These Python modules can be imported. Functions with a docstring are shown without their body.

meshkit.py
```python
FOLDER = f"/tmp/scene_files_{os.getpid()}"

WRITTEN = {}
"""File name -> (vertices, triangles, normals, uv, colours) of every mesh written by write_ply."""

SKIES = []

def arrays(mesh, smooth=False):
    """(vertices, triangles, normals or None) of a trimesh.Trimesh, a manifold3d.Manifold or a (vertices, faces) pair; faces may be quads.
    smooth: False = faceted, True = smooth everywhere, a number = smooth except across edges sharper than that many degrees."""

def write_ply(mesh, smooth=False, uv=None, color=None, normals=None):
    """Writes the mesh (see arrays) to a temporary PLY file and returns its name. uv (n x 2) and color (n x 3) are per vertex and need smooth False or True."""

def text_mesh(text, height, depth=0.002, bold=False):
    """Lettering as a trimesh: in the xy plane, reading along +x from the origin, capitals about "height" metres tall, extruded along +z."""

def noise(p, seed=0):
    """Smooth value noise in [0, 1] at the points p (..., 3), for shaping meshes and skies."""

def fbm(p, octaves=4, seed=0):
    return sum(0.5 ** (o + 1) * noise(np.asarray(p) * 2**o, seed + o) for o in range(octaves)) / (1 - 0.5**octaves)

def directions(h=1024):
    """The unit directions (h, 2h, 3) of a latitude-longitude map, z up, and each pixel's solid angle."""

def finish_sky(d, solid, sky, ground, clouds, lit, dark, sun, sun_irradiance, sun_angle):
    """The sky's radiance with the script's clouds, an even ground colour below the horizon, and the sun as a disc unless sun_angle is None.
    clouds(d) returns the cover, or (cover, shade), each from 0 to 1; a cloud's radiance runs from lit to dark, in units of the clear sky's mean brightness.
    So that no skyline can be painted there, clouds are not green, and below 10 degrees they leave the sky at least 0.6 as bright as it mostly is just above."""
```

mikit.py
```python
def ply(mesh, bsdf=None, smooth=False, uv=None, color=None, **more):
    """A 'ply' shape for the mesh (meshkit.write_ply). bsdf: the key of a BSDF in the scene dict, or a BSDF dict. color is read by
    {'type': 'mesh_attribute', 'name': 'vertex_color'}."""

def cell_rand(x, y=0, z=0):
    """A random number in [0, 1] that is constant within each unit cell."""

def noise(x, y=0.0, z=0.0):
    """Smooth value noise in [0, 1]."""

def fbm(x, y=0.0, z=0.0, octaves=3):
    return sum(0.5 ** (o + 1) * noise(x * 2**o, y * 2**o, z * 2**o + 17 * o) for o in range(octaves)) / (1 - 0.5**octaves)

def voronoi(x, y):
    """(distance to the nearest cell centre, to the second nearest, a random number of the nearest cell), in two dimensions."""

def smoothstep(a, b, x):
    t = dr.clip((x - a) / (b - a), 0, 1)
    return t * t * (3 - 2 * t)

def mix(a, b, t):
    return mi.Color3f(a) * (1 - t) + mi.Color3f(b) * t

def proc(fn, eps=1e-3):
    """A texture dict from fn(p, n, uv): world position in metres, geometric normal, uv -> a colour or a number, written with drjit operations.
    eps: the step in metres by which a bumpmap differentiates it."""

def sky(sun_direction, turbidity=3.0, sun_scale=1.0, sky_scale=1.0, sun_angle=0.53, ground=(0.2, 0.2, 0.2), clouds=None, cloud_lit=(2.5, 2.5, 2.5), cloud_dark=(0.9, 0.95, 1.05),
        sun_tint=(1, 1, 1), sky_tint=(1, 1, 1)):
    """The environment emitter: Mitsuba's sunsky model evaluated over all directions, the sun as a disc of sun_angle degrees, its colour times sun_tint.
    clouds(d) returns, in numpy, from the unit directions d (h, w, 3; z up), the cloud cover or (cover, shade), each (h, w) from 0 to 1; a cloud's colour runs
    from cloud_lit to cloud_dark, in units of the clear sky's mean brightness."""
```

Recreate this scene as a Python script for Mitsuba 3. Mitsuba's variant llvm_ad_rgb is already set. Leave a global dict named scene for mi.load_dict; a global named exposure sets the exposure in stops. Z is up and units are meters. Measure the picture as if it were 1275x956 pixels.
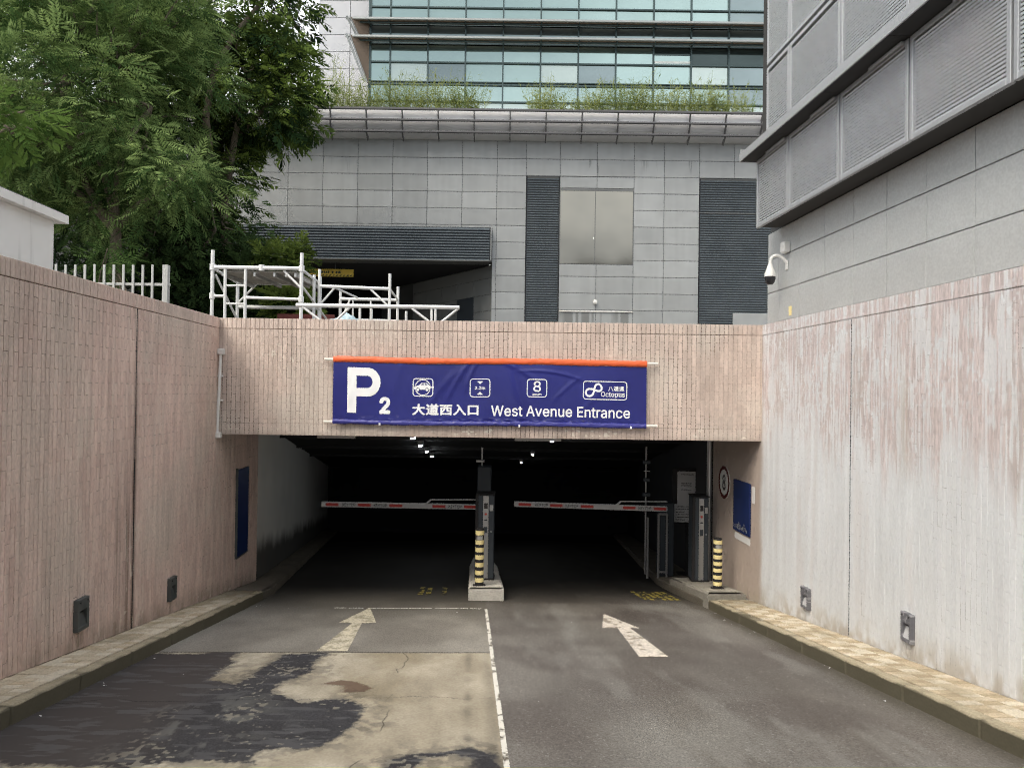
import math, random
import numpy as np, trimesh, drjit as dr, mitsuba as mi, mikit, meshkit
from mikit import proc, noise, fbm, smoothstep, mix, cell_rand
from shapely.geometry import Polygon, LineString, Point, box as sbox
from shapely.ops import unary_union
from shapely import affinity

T = mi.ScalarTransform4f
scene, labels = {}, {}
rng = np.random.default_rng(7)
random.seed(7)

# ---------------------------------------------------------------- camera, sky, exposure
EYE, SLOPE, SKEW = 1.58, 0.138, 0.05          # eye height, fall of the ramp, skew of the ramp against the facades
ROLL, PITCH = 0.0135, math.radians(0.52)
scene['camera'] = {'type': 'perspective', 'fov': math.degrees(2 * math.atan(637.5 / 950.0)), 'fov_axis': 'x', 'near_clip': 0.05, 'far_clip': 3000.0,
                   'to_world': T().look_at(origin=[0, 0, EYE], target=[0, 10, EYE + 10 * math.tan(PITCH)], up=[-math.sin(ROLL), 0, math.cos(ROLL)])}


def cloud_cover(d):
    q = d / np.maximum(d[..., 2:3] + 0.25, 0.1)
    n = meshkit.fbm(q * 1.6 + 3.1, 4, 3)
    return np.ones(d.shape[:2]), np.clip((n - 0.38) * 4.5, 0, 1) * 0.8


scene['sky'] = mikit.sky((-0.38, -0.55, 0.74), turbidity=3, sun_scale=0.3, sun_angle=35, clouds=cloud_cover, cloud_lit=(2.55, 2.6, 2.65), cloud_dark=(1.1, 1.17, 1.27), sun_tint=(.90, .98, 1.10))
exposure = 2.9


# ---------------------------------------------------------------- helpers
def key_for(name, parent=None):
    k = f'{parent}__{name}' if parent else name
    if k not in scene and k not in labels:
        return k
    n = COUNT.get(k, 0)
    while True:
        n += 1
        kk = f'{k}_{n:03d}'
        if kk not in scene and kk not in labels:
            COUNT[k] = n
            return kk


COUNT = {}


def add(name, mesh, mat, parent=None, smooth=False, label=None, kind=None, **kw):
    if isinstance(mesh, MB):
        mesh = mesh.mesh()
    k = key_for(name, parent)
    scene[k] = mikit.ply(mesh, mat, smooth, **kw)
    if label or kind:
        labels[k] = {**({'label': label} if label else {}), **({'kind': kind} if kind else {})}
    return k


def thing(name, label, category, group=None):
    k = key_for(name)
    labels[k] = {'label': label, 'category': category, **({'group': group} if group else {})}
    return k


def whole(name, mesh, mat, label, category, group=None, smooth=False, **kw):
    k = add(name, mesh, mat, None, smooth, **kw)
    labels[k] = {'label': label, 'category': category, **({'group': group} if group else {})}
    return k


def setting(name, mesh, mat, smooth=False, **kw):
    k = add(name, mesh, mat, None, smooth, **kw)
    labels[k] = {'kind': 'structure'}
    return k


SGN = np.array([[x, y, z] for x in (-1, 1) for y in (-1, 1) for z in (-1, 1)], float)
_pts = np.array([s * (1 - 0.2 * (1 - np.eye(3)[k])) for s in SGN for k in range(3)])
_BOXF = None


def chamfer_box(size, c):
    global _BOXF
    h = np.asarray(size, float) / 2
    v = np.array([s * (h - c * (1 - np.eye(3)[k])) for s in SGN for k in range(3)])
    if _BOXF is None:
        from scipy.spatial import ConvexHull
        hull = ConvexHull(_pts)
        f = []
        for t, eq in zip(hull.simplices, hull.equations):
            a, b, cc = _pts[t]
            f.append(t if np.dot(np.cross(b - a, cc - a), eq[:3]) > 0 else t[::-1])
        _BOXF = np.array(f)
    return v, _BOXF


BOXV = SGN * 0.5
BOXF = np.array([[0, 1, 3], [0, 3, 2], [4, 6, 7], [4, 7, 5], [0, 4, 5], [0, 5, 1], [2, 3, 7], [2, 7, 6], [0, 2, 6], [0, 6, 4], [1, 5, 7], [1, 7, 3]])


class MB:
    """Collects shapes into one mesh."""
    def __init__(self):
        self.v, self.f, self.n = [], [], 0

    def add(self, v, f):
        self.v.append(np.asarray(v, float)); self.f.append(np.asarray(f, int) + self.n); self.n += len(v)
        return self

    def box(self, lo, hi, c=0.0, frame=None):
        lo, hi = np.minimum(lo, hi), np.maximum(lo, hi)
        size, mid = hi - lo, (hi + lo) / 2
        v, f = chamfer_box(size, min(c, size.min() * 0.45)) if c > 0 else (BOXV * size, BOXF)
        v = v + mid
        if frame is not None:
            v = frame(v)
        return self.add(v, f)

    def tube(self, p0, p1, r, n=10, r1=None):
        p0, p1 = np.asarray(p0, float), np.asarray(p1, float)
        r1 = r if r1 is None else r1
        d = p1 - p0
        d = d / np.linalg.norm(d)
        a = np.cross(d, [0, 0, 1.0] if abs(d[2]) < 0.9 else [1.0, 0, 0])
        a /= np.linalg.norm(a)
        b = np.cross(d, a)
        t = np.arange(n) * 2 * np.pi / n
        ring = np.cos(t)[:, None] * a + np.sin(t)[:, None] * b
        v = np.vstack([p0 + ring * r, p1 + ring * r1, [p0], [p1]])
        i = np.arange(n); j = (i + 1) % n
        f = np.vstack([np.stack([i, i + n, j], 1), np.stack([j, i + n, j + n], 1), np.stack([i, j, i * 0 + 2 * n], 1), np.stack([j + n, i + n, i * 0 + 2 * n + 1], 1)])
        return self.add(v, f)

    def path(self, pts, radii, n=8):
        for k in range(len(pts) - 1):
            self.tube(pts[k], pts[k + 1], radii[k], n, radii[k + 1])
        return self

    def extrude(self, poly, depth, frame):
        for g in getattr(poly, 'geoms', [poly]):
            if g.area < 1e-7:
                continue
            m = trimesh.creation.extrude_polygon(g, depth, engine='earcut')
            self.add(frame(np.array(m.vertices)), m.faces)
        return self

    def lathe(self, prof, center, n=24):
        t = np.arange(n) * 2 * np.pi / n
        prof = np.asarray(prof, float)
        v = np.array([[r * np.cos(a), r * np.sin(a), z] for r, z in prof for a in t]) + center
        f = []
        for k in range(len(prof) - 1):
            for i in range(n):
                j = (i + 1) % n
                f += [[k * n + i, k * n + j, (k + 1) * n + j], [k * n + i, (k + 1) * n + j, (k + 1) * n + i]]
        return self.add(v, f)

    def mesh(self):
        return np.vstack(self.v), np.vstack(self.f)


def frame_of(origin, a, b, c):
    o, m = np.asarray(origin, float), np.array([a, b, c], float)
    return lambda v: np.asarray(v) @ m + o


def S(s, Y, z):
    """A point of the ramp's own axes: s across, Y ahead, z up."""
    return np.array([s - SKEW * Y, Y, z], float)


def zr(Y):
    return -SLOPE * np.clip(Y, -20, 40)


NK = math.sqrt(1 + SKEW * SKEW)
ALONG = np.array([-SKEW, 1, 0]) / NK            # down the ramp, level
ACROSS = np.array([1, SKEW, 0]) / NK
UP = np.array([0, 0, 1.0])
_d = np.array([-SKEW, 1, -SLOPE]); DOWN = _d / np.linalg.norm(_d)     # down the ramp, on its slope
RUP = np.cross(ACROSS, DOWN)


def tex(c):
    return c if isinstance(c, dict) else {'type': 'rgb', 'value': list(map(float, c))}


def mat(name, color, rough=0.8, metallic=0.0, spec=0.4, bump=None, **kw):
    b = {'type': 'principled', 'base_color': tex(color), 'roughness': rough, 'metallic': metallic, 'specular': spec, **kw}
    if bump is not None:
        b = {'type': 'bumpmap', 'arbitrary': bump[0], 'scale': bump[1], 'bsdf': b}
    scene[name] = {'type': 'twosided', 'bsdf': b}


# ---------------------------------------------------------------- materials
TW, TH = 0.0645, 0.229


def tile_colour(along, z, tones, seed):
    col = dr.floor(along / TW)
    odd = col - 2 * dr.floor(col / 2)
    row = dr.floor(z / TH + 0.5 * odd)
    r = cell_rand(col, row, seed)
    r2 = cell_rand(col, row, seed + 1)
    c = mix(tones[0], tones[1], smoothstep(0.1, 0.9, r))
    return mix(c, tones[2], 0.55 * smoothstep(0.62, 0.98, r2)), r


def f_left(p, n, uv):
    a, z = p.y * NK, p.z
    c, r = tile_colour(a, z, ((.60, .452, .392), (.645, .495, .428), (.555, .395, .34)), 3)
    c = mix(c, (.55, .465, .40), 0.7 * smoothstep(.42, .72, fbm(a * .9, z * .8, 2.0, 4)))
    c = c * (0.80 + 0.40 * fbm(a * 14, z * 1.3, 4.0, 4)) * (.90 + .2 * fbm(a * .7, z * .5, 8.0, 3))
    c = c * (0.9 + 0.2 * noise(a * 70, z * 45, 1.0))
    # run-off stain along the movement joint, and grime at the foot and under the coping
    colr = cell_rand(dr.floor(a / TW), 3, 4)
    w = dr.exp(-dr.square((a - 8.10) / .045)) * .9 + dr.exp(-dr.square((a - 7.92) / .24)) * smoothstep(8.13, 8.08, a) * (.10 + .90 * colr) * .85 * smoothstep(1.1, .3, z + .6 * (colr - .5))
    w = w * smoothstep(2.35, 1.3, z + .5 * (noise(a * 12, 2.0) - .5)) * (.35 + .65 * noise(a * 55, z * 2.2, 3.0))
    c = mix(c, (.135, .085, .066), dr.clip(1.35 * w, 0, .92))
    for cy in (7.0, 9.11):      # rust below the lamps
        c = mix(c, (.20, .165, .125), .7 * dr.exp(-dr.square((a - cy * NK) / .06)) * smoothstep(-.48, -.62, z + (cy - 7.0) * .15) * noise(a * 60, z * 4))
    foot = smoothstep(.28, .0, z - (-SLOPE * p.y + .13)) * fbm(a * 6, z * 6, 0.0, 3)
    c = mix(c, (.15, .125, .09), 0.75 * foot)
    c = c * (0.93 + .07 * smoothstep(2.5, 1.7, z) + 0.0)
    sp = smoothstep(.80, .88, noise(a * 26, z * 17, 9.0)) * smoothstep(.5, .7, fbm(a * 1.7, z * 1.3, 5.0, 2))
    st = smoothstep(.78, .9, noise(a * 30, z * .9, 3.0)) * smoothstep(.45, .62, fbm(a * 2.1, z * 2.6, 8.0, 2))
    return mix(c, (.62, .55, .47), dr.clip(.65 * sp + .34 * st, 0, 1))


def f_beam(p, n, uv):
    a, z = p.x, p.z
    c, r = tile_colour(a, z, ((.53, .435, .385), (.585, .485, .43), (.495, .405, .355)), 5)
    c = mix(c, (.57, .51, .455), 0.8 * smoothstep(.38, .68, fbm(a * 1.1, z * 1.1, 6.0, 4)))
    c = c * (0.80 + 0.40 * fbm(a * 11, z * 1.2, 2.0, 4))
    c = c * (0.92 + 0.16 * noise(a * 60, z * 40, 1.0))
    c = mix(c, (.17, .13, .10), .6 * smoothstep(1.01, .90, z) * fbm(a * 9, z * 4, 1.0, 3))
    sc = smoothstep(.70, .80, noise(a * 22, z * 30, 4.0)) * smoothstep(1.12, 1.04, z) * smoothstep(.93, .97, z) * smoothstep(.48, .66, fbm(a * 2.3, 1.0, 3.0, 2))
    sp = smoothstep(.84, .9, noise(a * 28, z * 22, 7.0)) * smoothstep(.5, .68, fbm(a * 1.5, z * 2.0, 5.0, 2))
    return mix(c, (.74, .70, .62), dr.clip(.85 * sc + .45 * sp, 0, 1))


def f_right(p, n, uv):
    a, z = p.y * NK, p.z
    pink, r = tile_colour(a, z, ((.52, .455, .445), (.55, .485, .475), (.50, .43, .415)), 8)
    pink = pink * (0.88 + 0.24 * noise(a * 55, z * 3.0, 6.0)) * (.88 + .24 * noise(a * 90, z * 22, 2.0))
    pink = mix(pink, (.46, .42, .39), .42 * smoothstep(.52, .75, fbm(a * 4.5, z * .6, 1.0, 3)))
    lime = mix((.60, .618, .628), (.69, .708, .722), fbm(a * 1.6, z * 1.1, 3.0, 4)) * (0.93 + .12 * noise(a * 15.6, z * .5, 2.0))
    lime = lime * (.96 + .08 * noise(a * 80, z * 50, 2.0))
    edge = z + .8 * (fbm(a * 1.1, 0.0, 2.0, 3) - .5) + .5 * (noise(a * 15.5, z * .3, 7.0) - .5)
    low = smoothstep(1.35, .75, edge)
    st = smoothstep(.46, .60, .5 * noise(a * 48, z * 3.2, 5.0) + .5 * fbm(a * 6, z * 5.0, 9.0, 5)) * .72
    sp = smoothstep(.6, .8, noise(a * 42, z * 28, 3.0)) * smoothstep(.42, .6, fbm(a * 3, z * 3, 4.0, 3)) * .5
    c = mix(pink, lime, dr.clip(low * (0.9 + .1 * noise(a * 7, z * 3)) + (st + sp) * (1 - low), 0, 1))
    c = mix(c, (.58, .545, .53), .32 * smoothstep(.60, .76, fbm(a * 5.5, z * .55, 12.0, 3)) * low)
    c = mix(c, (.40, .33, .27), .75 * dr.exp(-dr.square((a - 7.15) / .07)) * smoothstep(2.0, 1.5, z) * smoothstep(.6, 1.1, z) * noise(a * 40, z * 3))
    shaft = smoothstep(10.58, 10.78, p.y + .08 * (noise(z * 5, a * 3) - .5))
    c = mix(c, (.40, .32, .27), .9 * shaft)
    foot = smoothstep(.35, .0, z - (-SLOPE * p.y + .13)) * smoothstep(.25, .65, fbm(a * 7, z * 5, 0.0, 3))
    return mix(c, (.38, .33, .26), 0.7 * foot)


mat('mat_tile_left', proc(f_left), .62, spec=.35)
mat('mat_tile_beam', proc(f_beam), .62, spec=.35)
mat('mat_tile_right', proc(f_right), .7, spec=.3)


def f_grout(p, n, uv):
    a = p.y * NK
    m = smoothstep(.42, .66, fbm(a * 1.7 + p.x * 1.7, p.z * 1.2, 1.0, 4) + .30 * smoothstep(1.2, 2.3, p.z) * smoothstep(10.69, 10.6, p.y))
    c = mix((.40, .315, .265), (.10, .068, .05), m)
    return mix(c, (.56, .50, .43), .7 * smoothstep(.5, .7, fbm(a * 1.6 + p.x * 1.6, p.z * 2.1, 7.0, 3)) * smoothstep(1.7, 1.0, p.z))


mat('mat_grout', proc(f_grout), .9)
mat('mat_grout_pale', proc(lambda p, n, uv: mix((.58, .59, .60), (.24, .22, .20), smoothstep(.48, .76, fbm(p.y * 2.3, p.z * 1.3, 1.0, 4) + .16 * smoothstep(1.6, 2.4, p.z)))), .9)

TAR = [(-3.35, 7.50), (-2.28, 7.587), (-2.211, 7.185), (-2.157, 6.463), (-1.901, 6.338), (-1.93, 6.75), (-1.82, 7.62), (-1.44, 7.64), (-1.40, 6.961), (-1.559, 6.357), (-1.502, 5.951), (-1.229, 5.848),
       (-0.974, 5.979), (-0.767, 5.758), (-0.739, 5.424), (-0.759, 5.178), (-0.875, 4.917), (-1.07, 4.752), (-1.223, 4.671), (-1.245, 4.487), (-2.705, 4.404), (-3.35, 4.45)]
TAR2 = [(-0.50, 3.9), (-0.489, 4.571), (-0.368, 4.735), (-0.12, 4.776), (0.19, 4.774), (0.19, 3.9)]
TAR2_IN = [(-0.33, 3.9), (-0.326, 4.339), (-0.269, 4.594), (-0.117, 4.672), (0.04, 4.635), (0.0, 4.35), (-.05, 3.9)]
BROWN = [(-1.22, 6.42), (-1.1, 6.5), (-0.95, 6.42), (-.8, 6.30), (-.86, 6.17), (-1.02, 6.12), (-1.06, 6.3)]


def poly_dist(x, y, pts):
    """Signed distance to a polygon, negative inside."""
    d, inside = mi.Float(1e9), mi.Bool(False)
    for (ax, ay), (bx, by) in zip(pts, pts[1:] + pts[:1]):
        ex, ey = bx - ax, by - ay
        t = dr.clip(((x - ax) * ex + (y - ay) * ey) / (ex * ex + ey * ey), 0, 1)
        d = dr.minimum(d, dr.square(x - ax - ex * t) + dr.square(y - ay - ey * t))
        if ey != 0:
            inside = inside ^ (((y < ay) ^ (y < by)) & (x < ax + ex * (y - ay) / ey))
    return dr.select(inside, -1, 1) * dr.sqrt(d)


def f_road(p, n, uv):
    s, y = p.x + SKEW * p.y, p.y
    jx, jy = .20 * (fbm(s * 4, y * 3, 1.0, 5) - .5) + .05 * (noise(s * 45, y * 30, 1.0) - .5), .34 * (fbm(s * 4, y * 2.5, 9.0, 5) - .5) + .06 * (noise(s * 45, y * 30, 3.0) - .5)
    fine = noise(s * 110, y * 85, 2.0)
    grit = smoothstep(.8, .95, noise(s * 70, y * 45, 5.0))
    asph = mix((.105, .096, .087), (.155, .144, .131), smoothstep(.3, .7, fbm(s * 1.3, y * .4, 3.0, 4)))
    asph = mix(asph, (.185, .178, .164), .75 * dr.exp(-dr.square((s - 1.15 - .12 * y * .3) / .42)) * smoothstep(10.5, 7.5, y))
    asph = mix(asph, (.080, .068, .062), .55 * smoothstep(.5, .72, fbm(s * .8, y * .9, 7.0, 3)))
    wet = smoothstep(.40, .72, fbm(s * 1.9 + 3.0, y * .22, 17.0, 4))
    asph = mix(asph, asph * mi.Color3f(.76, .73, .70), .6 * wet)
    asph = mix(asph, (.21, .205, .19), .35 * smoothstep(.55, .75, fbm(s * 3.2, y * .8, 27.0, 4)))
    asph = asph * (.78 + .44 * fine) + .05 * grit
    asph = mix(asph, (.055, .048, .032), .75 * smoothstep(.32, .0, dr.minimum(3.43 - s, s + 3.05)) * (.5 + .5 * noise(s * 6, y * 3)))
    conc = mix((.285, .25, .19), (.40, .36, .285), smoothstep(.3, .7, fbm(s * 2.4, y * 1.4, 2.0, 4)))
    conc = mix(conc, (.20, .165, .105), .5 * smoothstep(.52, .75, fbm(s * 1.3, y * .8, 5.0, 4)))
    conc = conc * (.90 + .2 * noise(s * 75, y * 60, 3.0)) * (.86 + .28 * fbm(s * 9, y * 1.6, 4.0, 4))
    conc = conc * (1 - .38 * dr.exp(-dr.square((s + .02 + .03 * (noise(y * 3) - .5)) / .035)) * noise(y * 5, 2.0) - .25 * dr.exp(-dr.square((s - .17) / .05)))
    br = poly_dist(s + .5 * jx, y + .5 * jy, BROWN)
    conc = mix(conc, (.095, .058, .038), .85 * smoothstep(.03, -.03, br))
    t1 = poly_dist(s + jx, y + jy, TAR)
    t2 = dr.maximum(poly_dist(s + jx * .7, y + jy * .7, TAR2), -poly_dist(s + jx * .7, y + jy * .7, TAR2_IN))
    tar = mix((.022, .021, .023), (.040, .040, .045), fbm(s * 3, y * 2, 4.0, 4)) * (.75 + .5 * fine)
    tar = mix(tar, (.050, .043, .041), .85 * smoothstep(-1.75, -2.35, s + .35 * (fbm(s * 3, y * 2, 6.0, 3) - .5)))
    tar = mix(tar, (.13, .13, .122), .75 * smoothstep(.5, .68, fbm(s * 9, y * 5, 8.0, 4)) * dr.exp(-dr.square((s + 1.78) / .35)) * dr.exp(-dr.square((y - 5.2) / .8)))
    tar = mix(tar, (.075, .075, .08), .6 * smoothstep(.55, .72, fbm(s * 5, y * 14, 15.0, 4)))
    tar = mix(tar, (.19, .175, .145), .8 * smoothstep(.62, .74, noise(s * 34, y * 26, 6.0) * .5 + .5 * fbm(s * 3.1, y * 2.2, 5.0, 3)) * smoothstep(-2.35, -1.9, s))
    slab = mix(conc, tar, smoothstep(.035, -.045, dr.minimum(t1, t2)))
    tm = dr.minimum(t1, t2)
    halo = smoothstep(.42, .0, tm + .30 * (fbm(s * 5, y * 4, 21.0, 4) - .3)) * smoothstep(-.02, .02, tm)
    slab = mix(slab, slab * mi.Color3f(.40, .40, .42), .75 * halo * smoothstep(.35, .65, fbm(s * 14, y * 11, 23.0, 4)))
    crack = dr.minimum(dr.abs(y - 6.05 - .10 * s - .25 * (fbm(s * 2.2, 3.0, 1.0, 4) - .5)), dr.abs(s + .62 - .25 * (fbm(y * 1.8, 7.0, 1.0, 4) - .5)))
    slab = slab * (1 - .55 * dr.exp(-dr.square(crack / .006)) * smoothstep(.35, .5, noise(s * 3, y * 3, 2.0)))
    gray = mix((.165, .152, .132), (.24, .225, .198), smoothstep(.3, .7, fbm(s * 1.2, y * .7, 11.0, 4))) * (.82 + .36 * fine)
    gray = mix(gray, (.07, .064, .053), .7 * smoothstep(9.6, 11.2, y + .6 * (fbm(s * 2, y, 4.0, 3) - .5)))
    edge = 7.56 + .055 * (s + 3.2) + .02 * (noise(s * 9) - .5)
    left = mix(slab, gray, smoothstep(edge - .012, edge + .012, y))
    left = mix(left, (.03, .027, .024), .8 * dr.exp(-dr.square((y - edge) / .022)))
    left = mix(asph, left, smoothstep(2.5, 3.2, y))
    c = mix(left, asph, smoothstep(.20, .235, s))
    c = mix(c, (.016, .015, .014), .9 * smoothstep(10.7, 13.4, y))  # shade of the car park mouth painted into the road, deepening inward
    return mix(c, (.03, .027, .022), .5 * dr.exp(-dr.square((s - .9) / 2.2)) * smoothstep(11.2, 11.6, y))  # second painted darkening across the lanes inside the mouth


def f_road_bump(p, n, uv):
    return fbm(p.x * 90, p.y * 90, 1.0, 2) + .6 * noise(p.x * 26, p.y * 26, 4.0)


def f_road_rough(p, n, uv):
    return .48 + .35 * fbm(p.x * 2.2, p.y * 1.4, 8.0, 3)


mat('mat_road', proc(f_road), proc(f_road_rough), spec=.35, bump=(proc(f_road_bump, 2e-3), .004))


def f_kerb(p, n, uv):
    s = p.x + SKEW * p.y
    c = mix((.25, .215, .15), (.38, .33, .235), fbm(p.y * 4, s * 5, p.z * 5, 3)) * (.78 + .44 * noise(p.x * 80, p.y * 80, p.z * 80))
    return mix(c, (.060, .055, .036), 0.88 * smoothstep(.130, .112, p.z + SLOPE * p.y + .018 * (noise(p.y * 8) - .5)))  # face darkened for moss, with the shade below the kerb edge painted in


def f_paver(tone):
    def fn(p, n, uv):
        c = mix(tone, [.86 * x for x in tone], fbm(p.x * 7, p.y * 7, 2.0, 3)) * (.82 + .36 * noise(p.x * 90, p.y * 90, 1.0))
        d = smoothstep(.45, .75, fbm(p.x * 3.2, p.y * 1.2, 6.0, 4))
        c = mix(c, (.20, .165, .105), .55 * d)
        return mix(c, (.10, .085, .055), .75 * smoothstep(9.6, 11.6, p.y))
    return proc(fn)


mat('mat_kerb', proc(f_kerb), .8)
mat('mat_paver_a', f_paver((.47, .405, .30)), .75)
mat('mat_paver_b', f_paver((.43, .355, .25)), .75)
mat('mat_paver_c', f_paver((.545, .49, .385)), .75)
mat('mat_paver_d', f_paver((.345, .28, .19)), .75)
mat('mat_mortar', (.16, .13, .09), .9)
mat('mat_concrete', proc(lambda p, n, uv: mix((.38, .365, .33), (.58, .56, .51), fbm(p.x * 3, p.y * 3, p.z * 5, 4)) * (.8 + .4 * noise(p.x * 60, p.y * 60, p.z * 60))), .85)
mat('mat_concrete_mid', proc(lambda p, n, uv: mix((.17, .16, .135), (.30, .285, .25), fbm(p.x * 4, p.y * 4, p.z * 5, 4)) * (.8 + .4 * noise(p.x * 60, p.y * 60, p.z * 60))), .85)
mat('mat_concrete_dark', proc(lambda p, n, uv: mix((.085, .075, .06), (.14, .125, .10), fbm(p.x * 2, p.y * 2, p.z * 2, 4)) * (.8 + .4 * noise(p.x * 60, p.y * 60, p.z * 60))), .85)
mat('mat_ground', proc(lambda p, n, uv: mix((.16, .15, .13), (.22, .21, .19), fbm(p.x * .6, p.y * .6, 2.0, 4))), .9)
mat('mat_white_line', proc(lambda p, n, uv: mix((.12, .105, .085), (.60, .58, .53), smoothstep(.30, .46, fbm(p.x * 16, p.y * 11, 3.0, 3) + .10 * noise(p.x * 70, p.y * 70)))), .7)
mat('mat_arrow_left', proc(lambda p, n, uv: mix((.33, .30, .225), (.50, .455, .35), smoothstep(.30, .55, fbm(p.x * 12, p.y * 9, 3.0, 3))) * (.75 + .5 * noise(p.x * 60, p.y * 45))), .7)
mat('mat_arrow_right', proc(lambda p, n, uv: mix((.24, .21, .175), (.52, .475, .42), smoothstep(.25, .46, fbm(p.x * 12, p.y * 9, 3.0, 3))) * (.75 + .5 * noise(p.x * 60, p.y * 45))), .7)
mat('mat_yellow_line', proc(lambda p, n, uv: mix((.04, .037, .026), (.27, .215, .05), smoothstep(.40, .60, fbm(p.x * 12, p.y * 8, 3.0, 3)))), .7)


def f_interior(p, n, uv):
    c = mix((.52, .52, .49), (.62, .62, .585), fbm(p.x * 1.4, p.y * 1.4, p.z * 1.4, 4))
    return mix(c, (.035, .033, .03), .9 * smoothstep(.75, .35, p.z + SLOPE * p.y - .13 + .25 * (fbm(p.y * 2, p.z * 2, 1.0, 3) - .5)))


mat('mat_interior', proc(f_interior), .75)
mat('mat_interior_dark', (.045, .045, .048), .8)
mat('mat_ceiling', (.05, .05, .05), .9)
mat('mat_lamp_body', (.45, .45, .45), .6)


def f_vinyl(p, n, uv):
    c = mix((.014, .017, .150), (.020, .026, .205), fbm(p.x * 1.2, p.z * 2.2, 1.0, 3))
    return mix(c, (.26, .25, .42), .35 * smoothstep(.72, .86, noise(p.x * 17, p.z * 60, 3.0)) * smoothstep(1.26, 1.12, p.z))


mat('mat_vinyl_blue', proc(f_vinyl), .34, spec=.5)
mat('mat_vinyl_orange', (.78, .14, .045), .4, spec=.5)
mat('mat_vinyl_hem', (.045, .048, .26), .38, spec=.5)
mat('mat_print_white', (.88, .90, .92), .5)
mat('mat_pole_white', (.75, .72, .66), .5)
mat('mat_white_paint', proc(lambda p, n, uv: mix((.70, .69, .66), (.80, .79, .77), fbm(p.x * 2, p.y * 2, p.z * 2, 4)) * (1 - .22 * smoothstep(.55, .8, fbm(p.y * 9, p.x * 9, p.z * .7, 3)))), .6)
mat('mat_white_plastic', (.74, .74, .72), .35)
mat('mat_black_gloss', (.02, .02, .024), .12, spec=.6)
mat('mat_black', (.022, .021, .022), .6)
mat('mat_slate_lamp', proc(lambda p, n, uv: mix((.055, .062, .062), (.11, .118, .115), fbm(p.y * 9, p.z * 9, 1.0, 3))), .55, metallic=.3)
mat('mat_splashed_lamp', proc(lambda p, n, uv: mix((.125, .125, .14), (.34, .34, .355), smoothstep(.52, .78, fbm(p.y * 70, p.z * 48, 1.0, 4)))), .55)
mat('mat_splash', (.52, .52, .53), .6)
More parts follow.
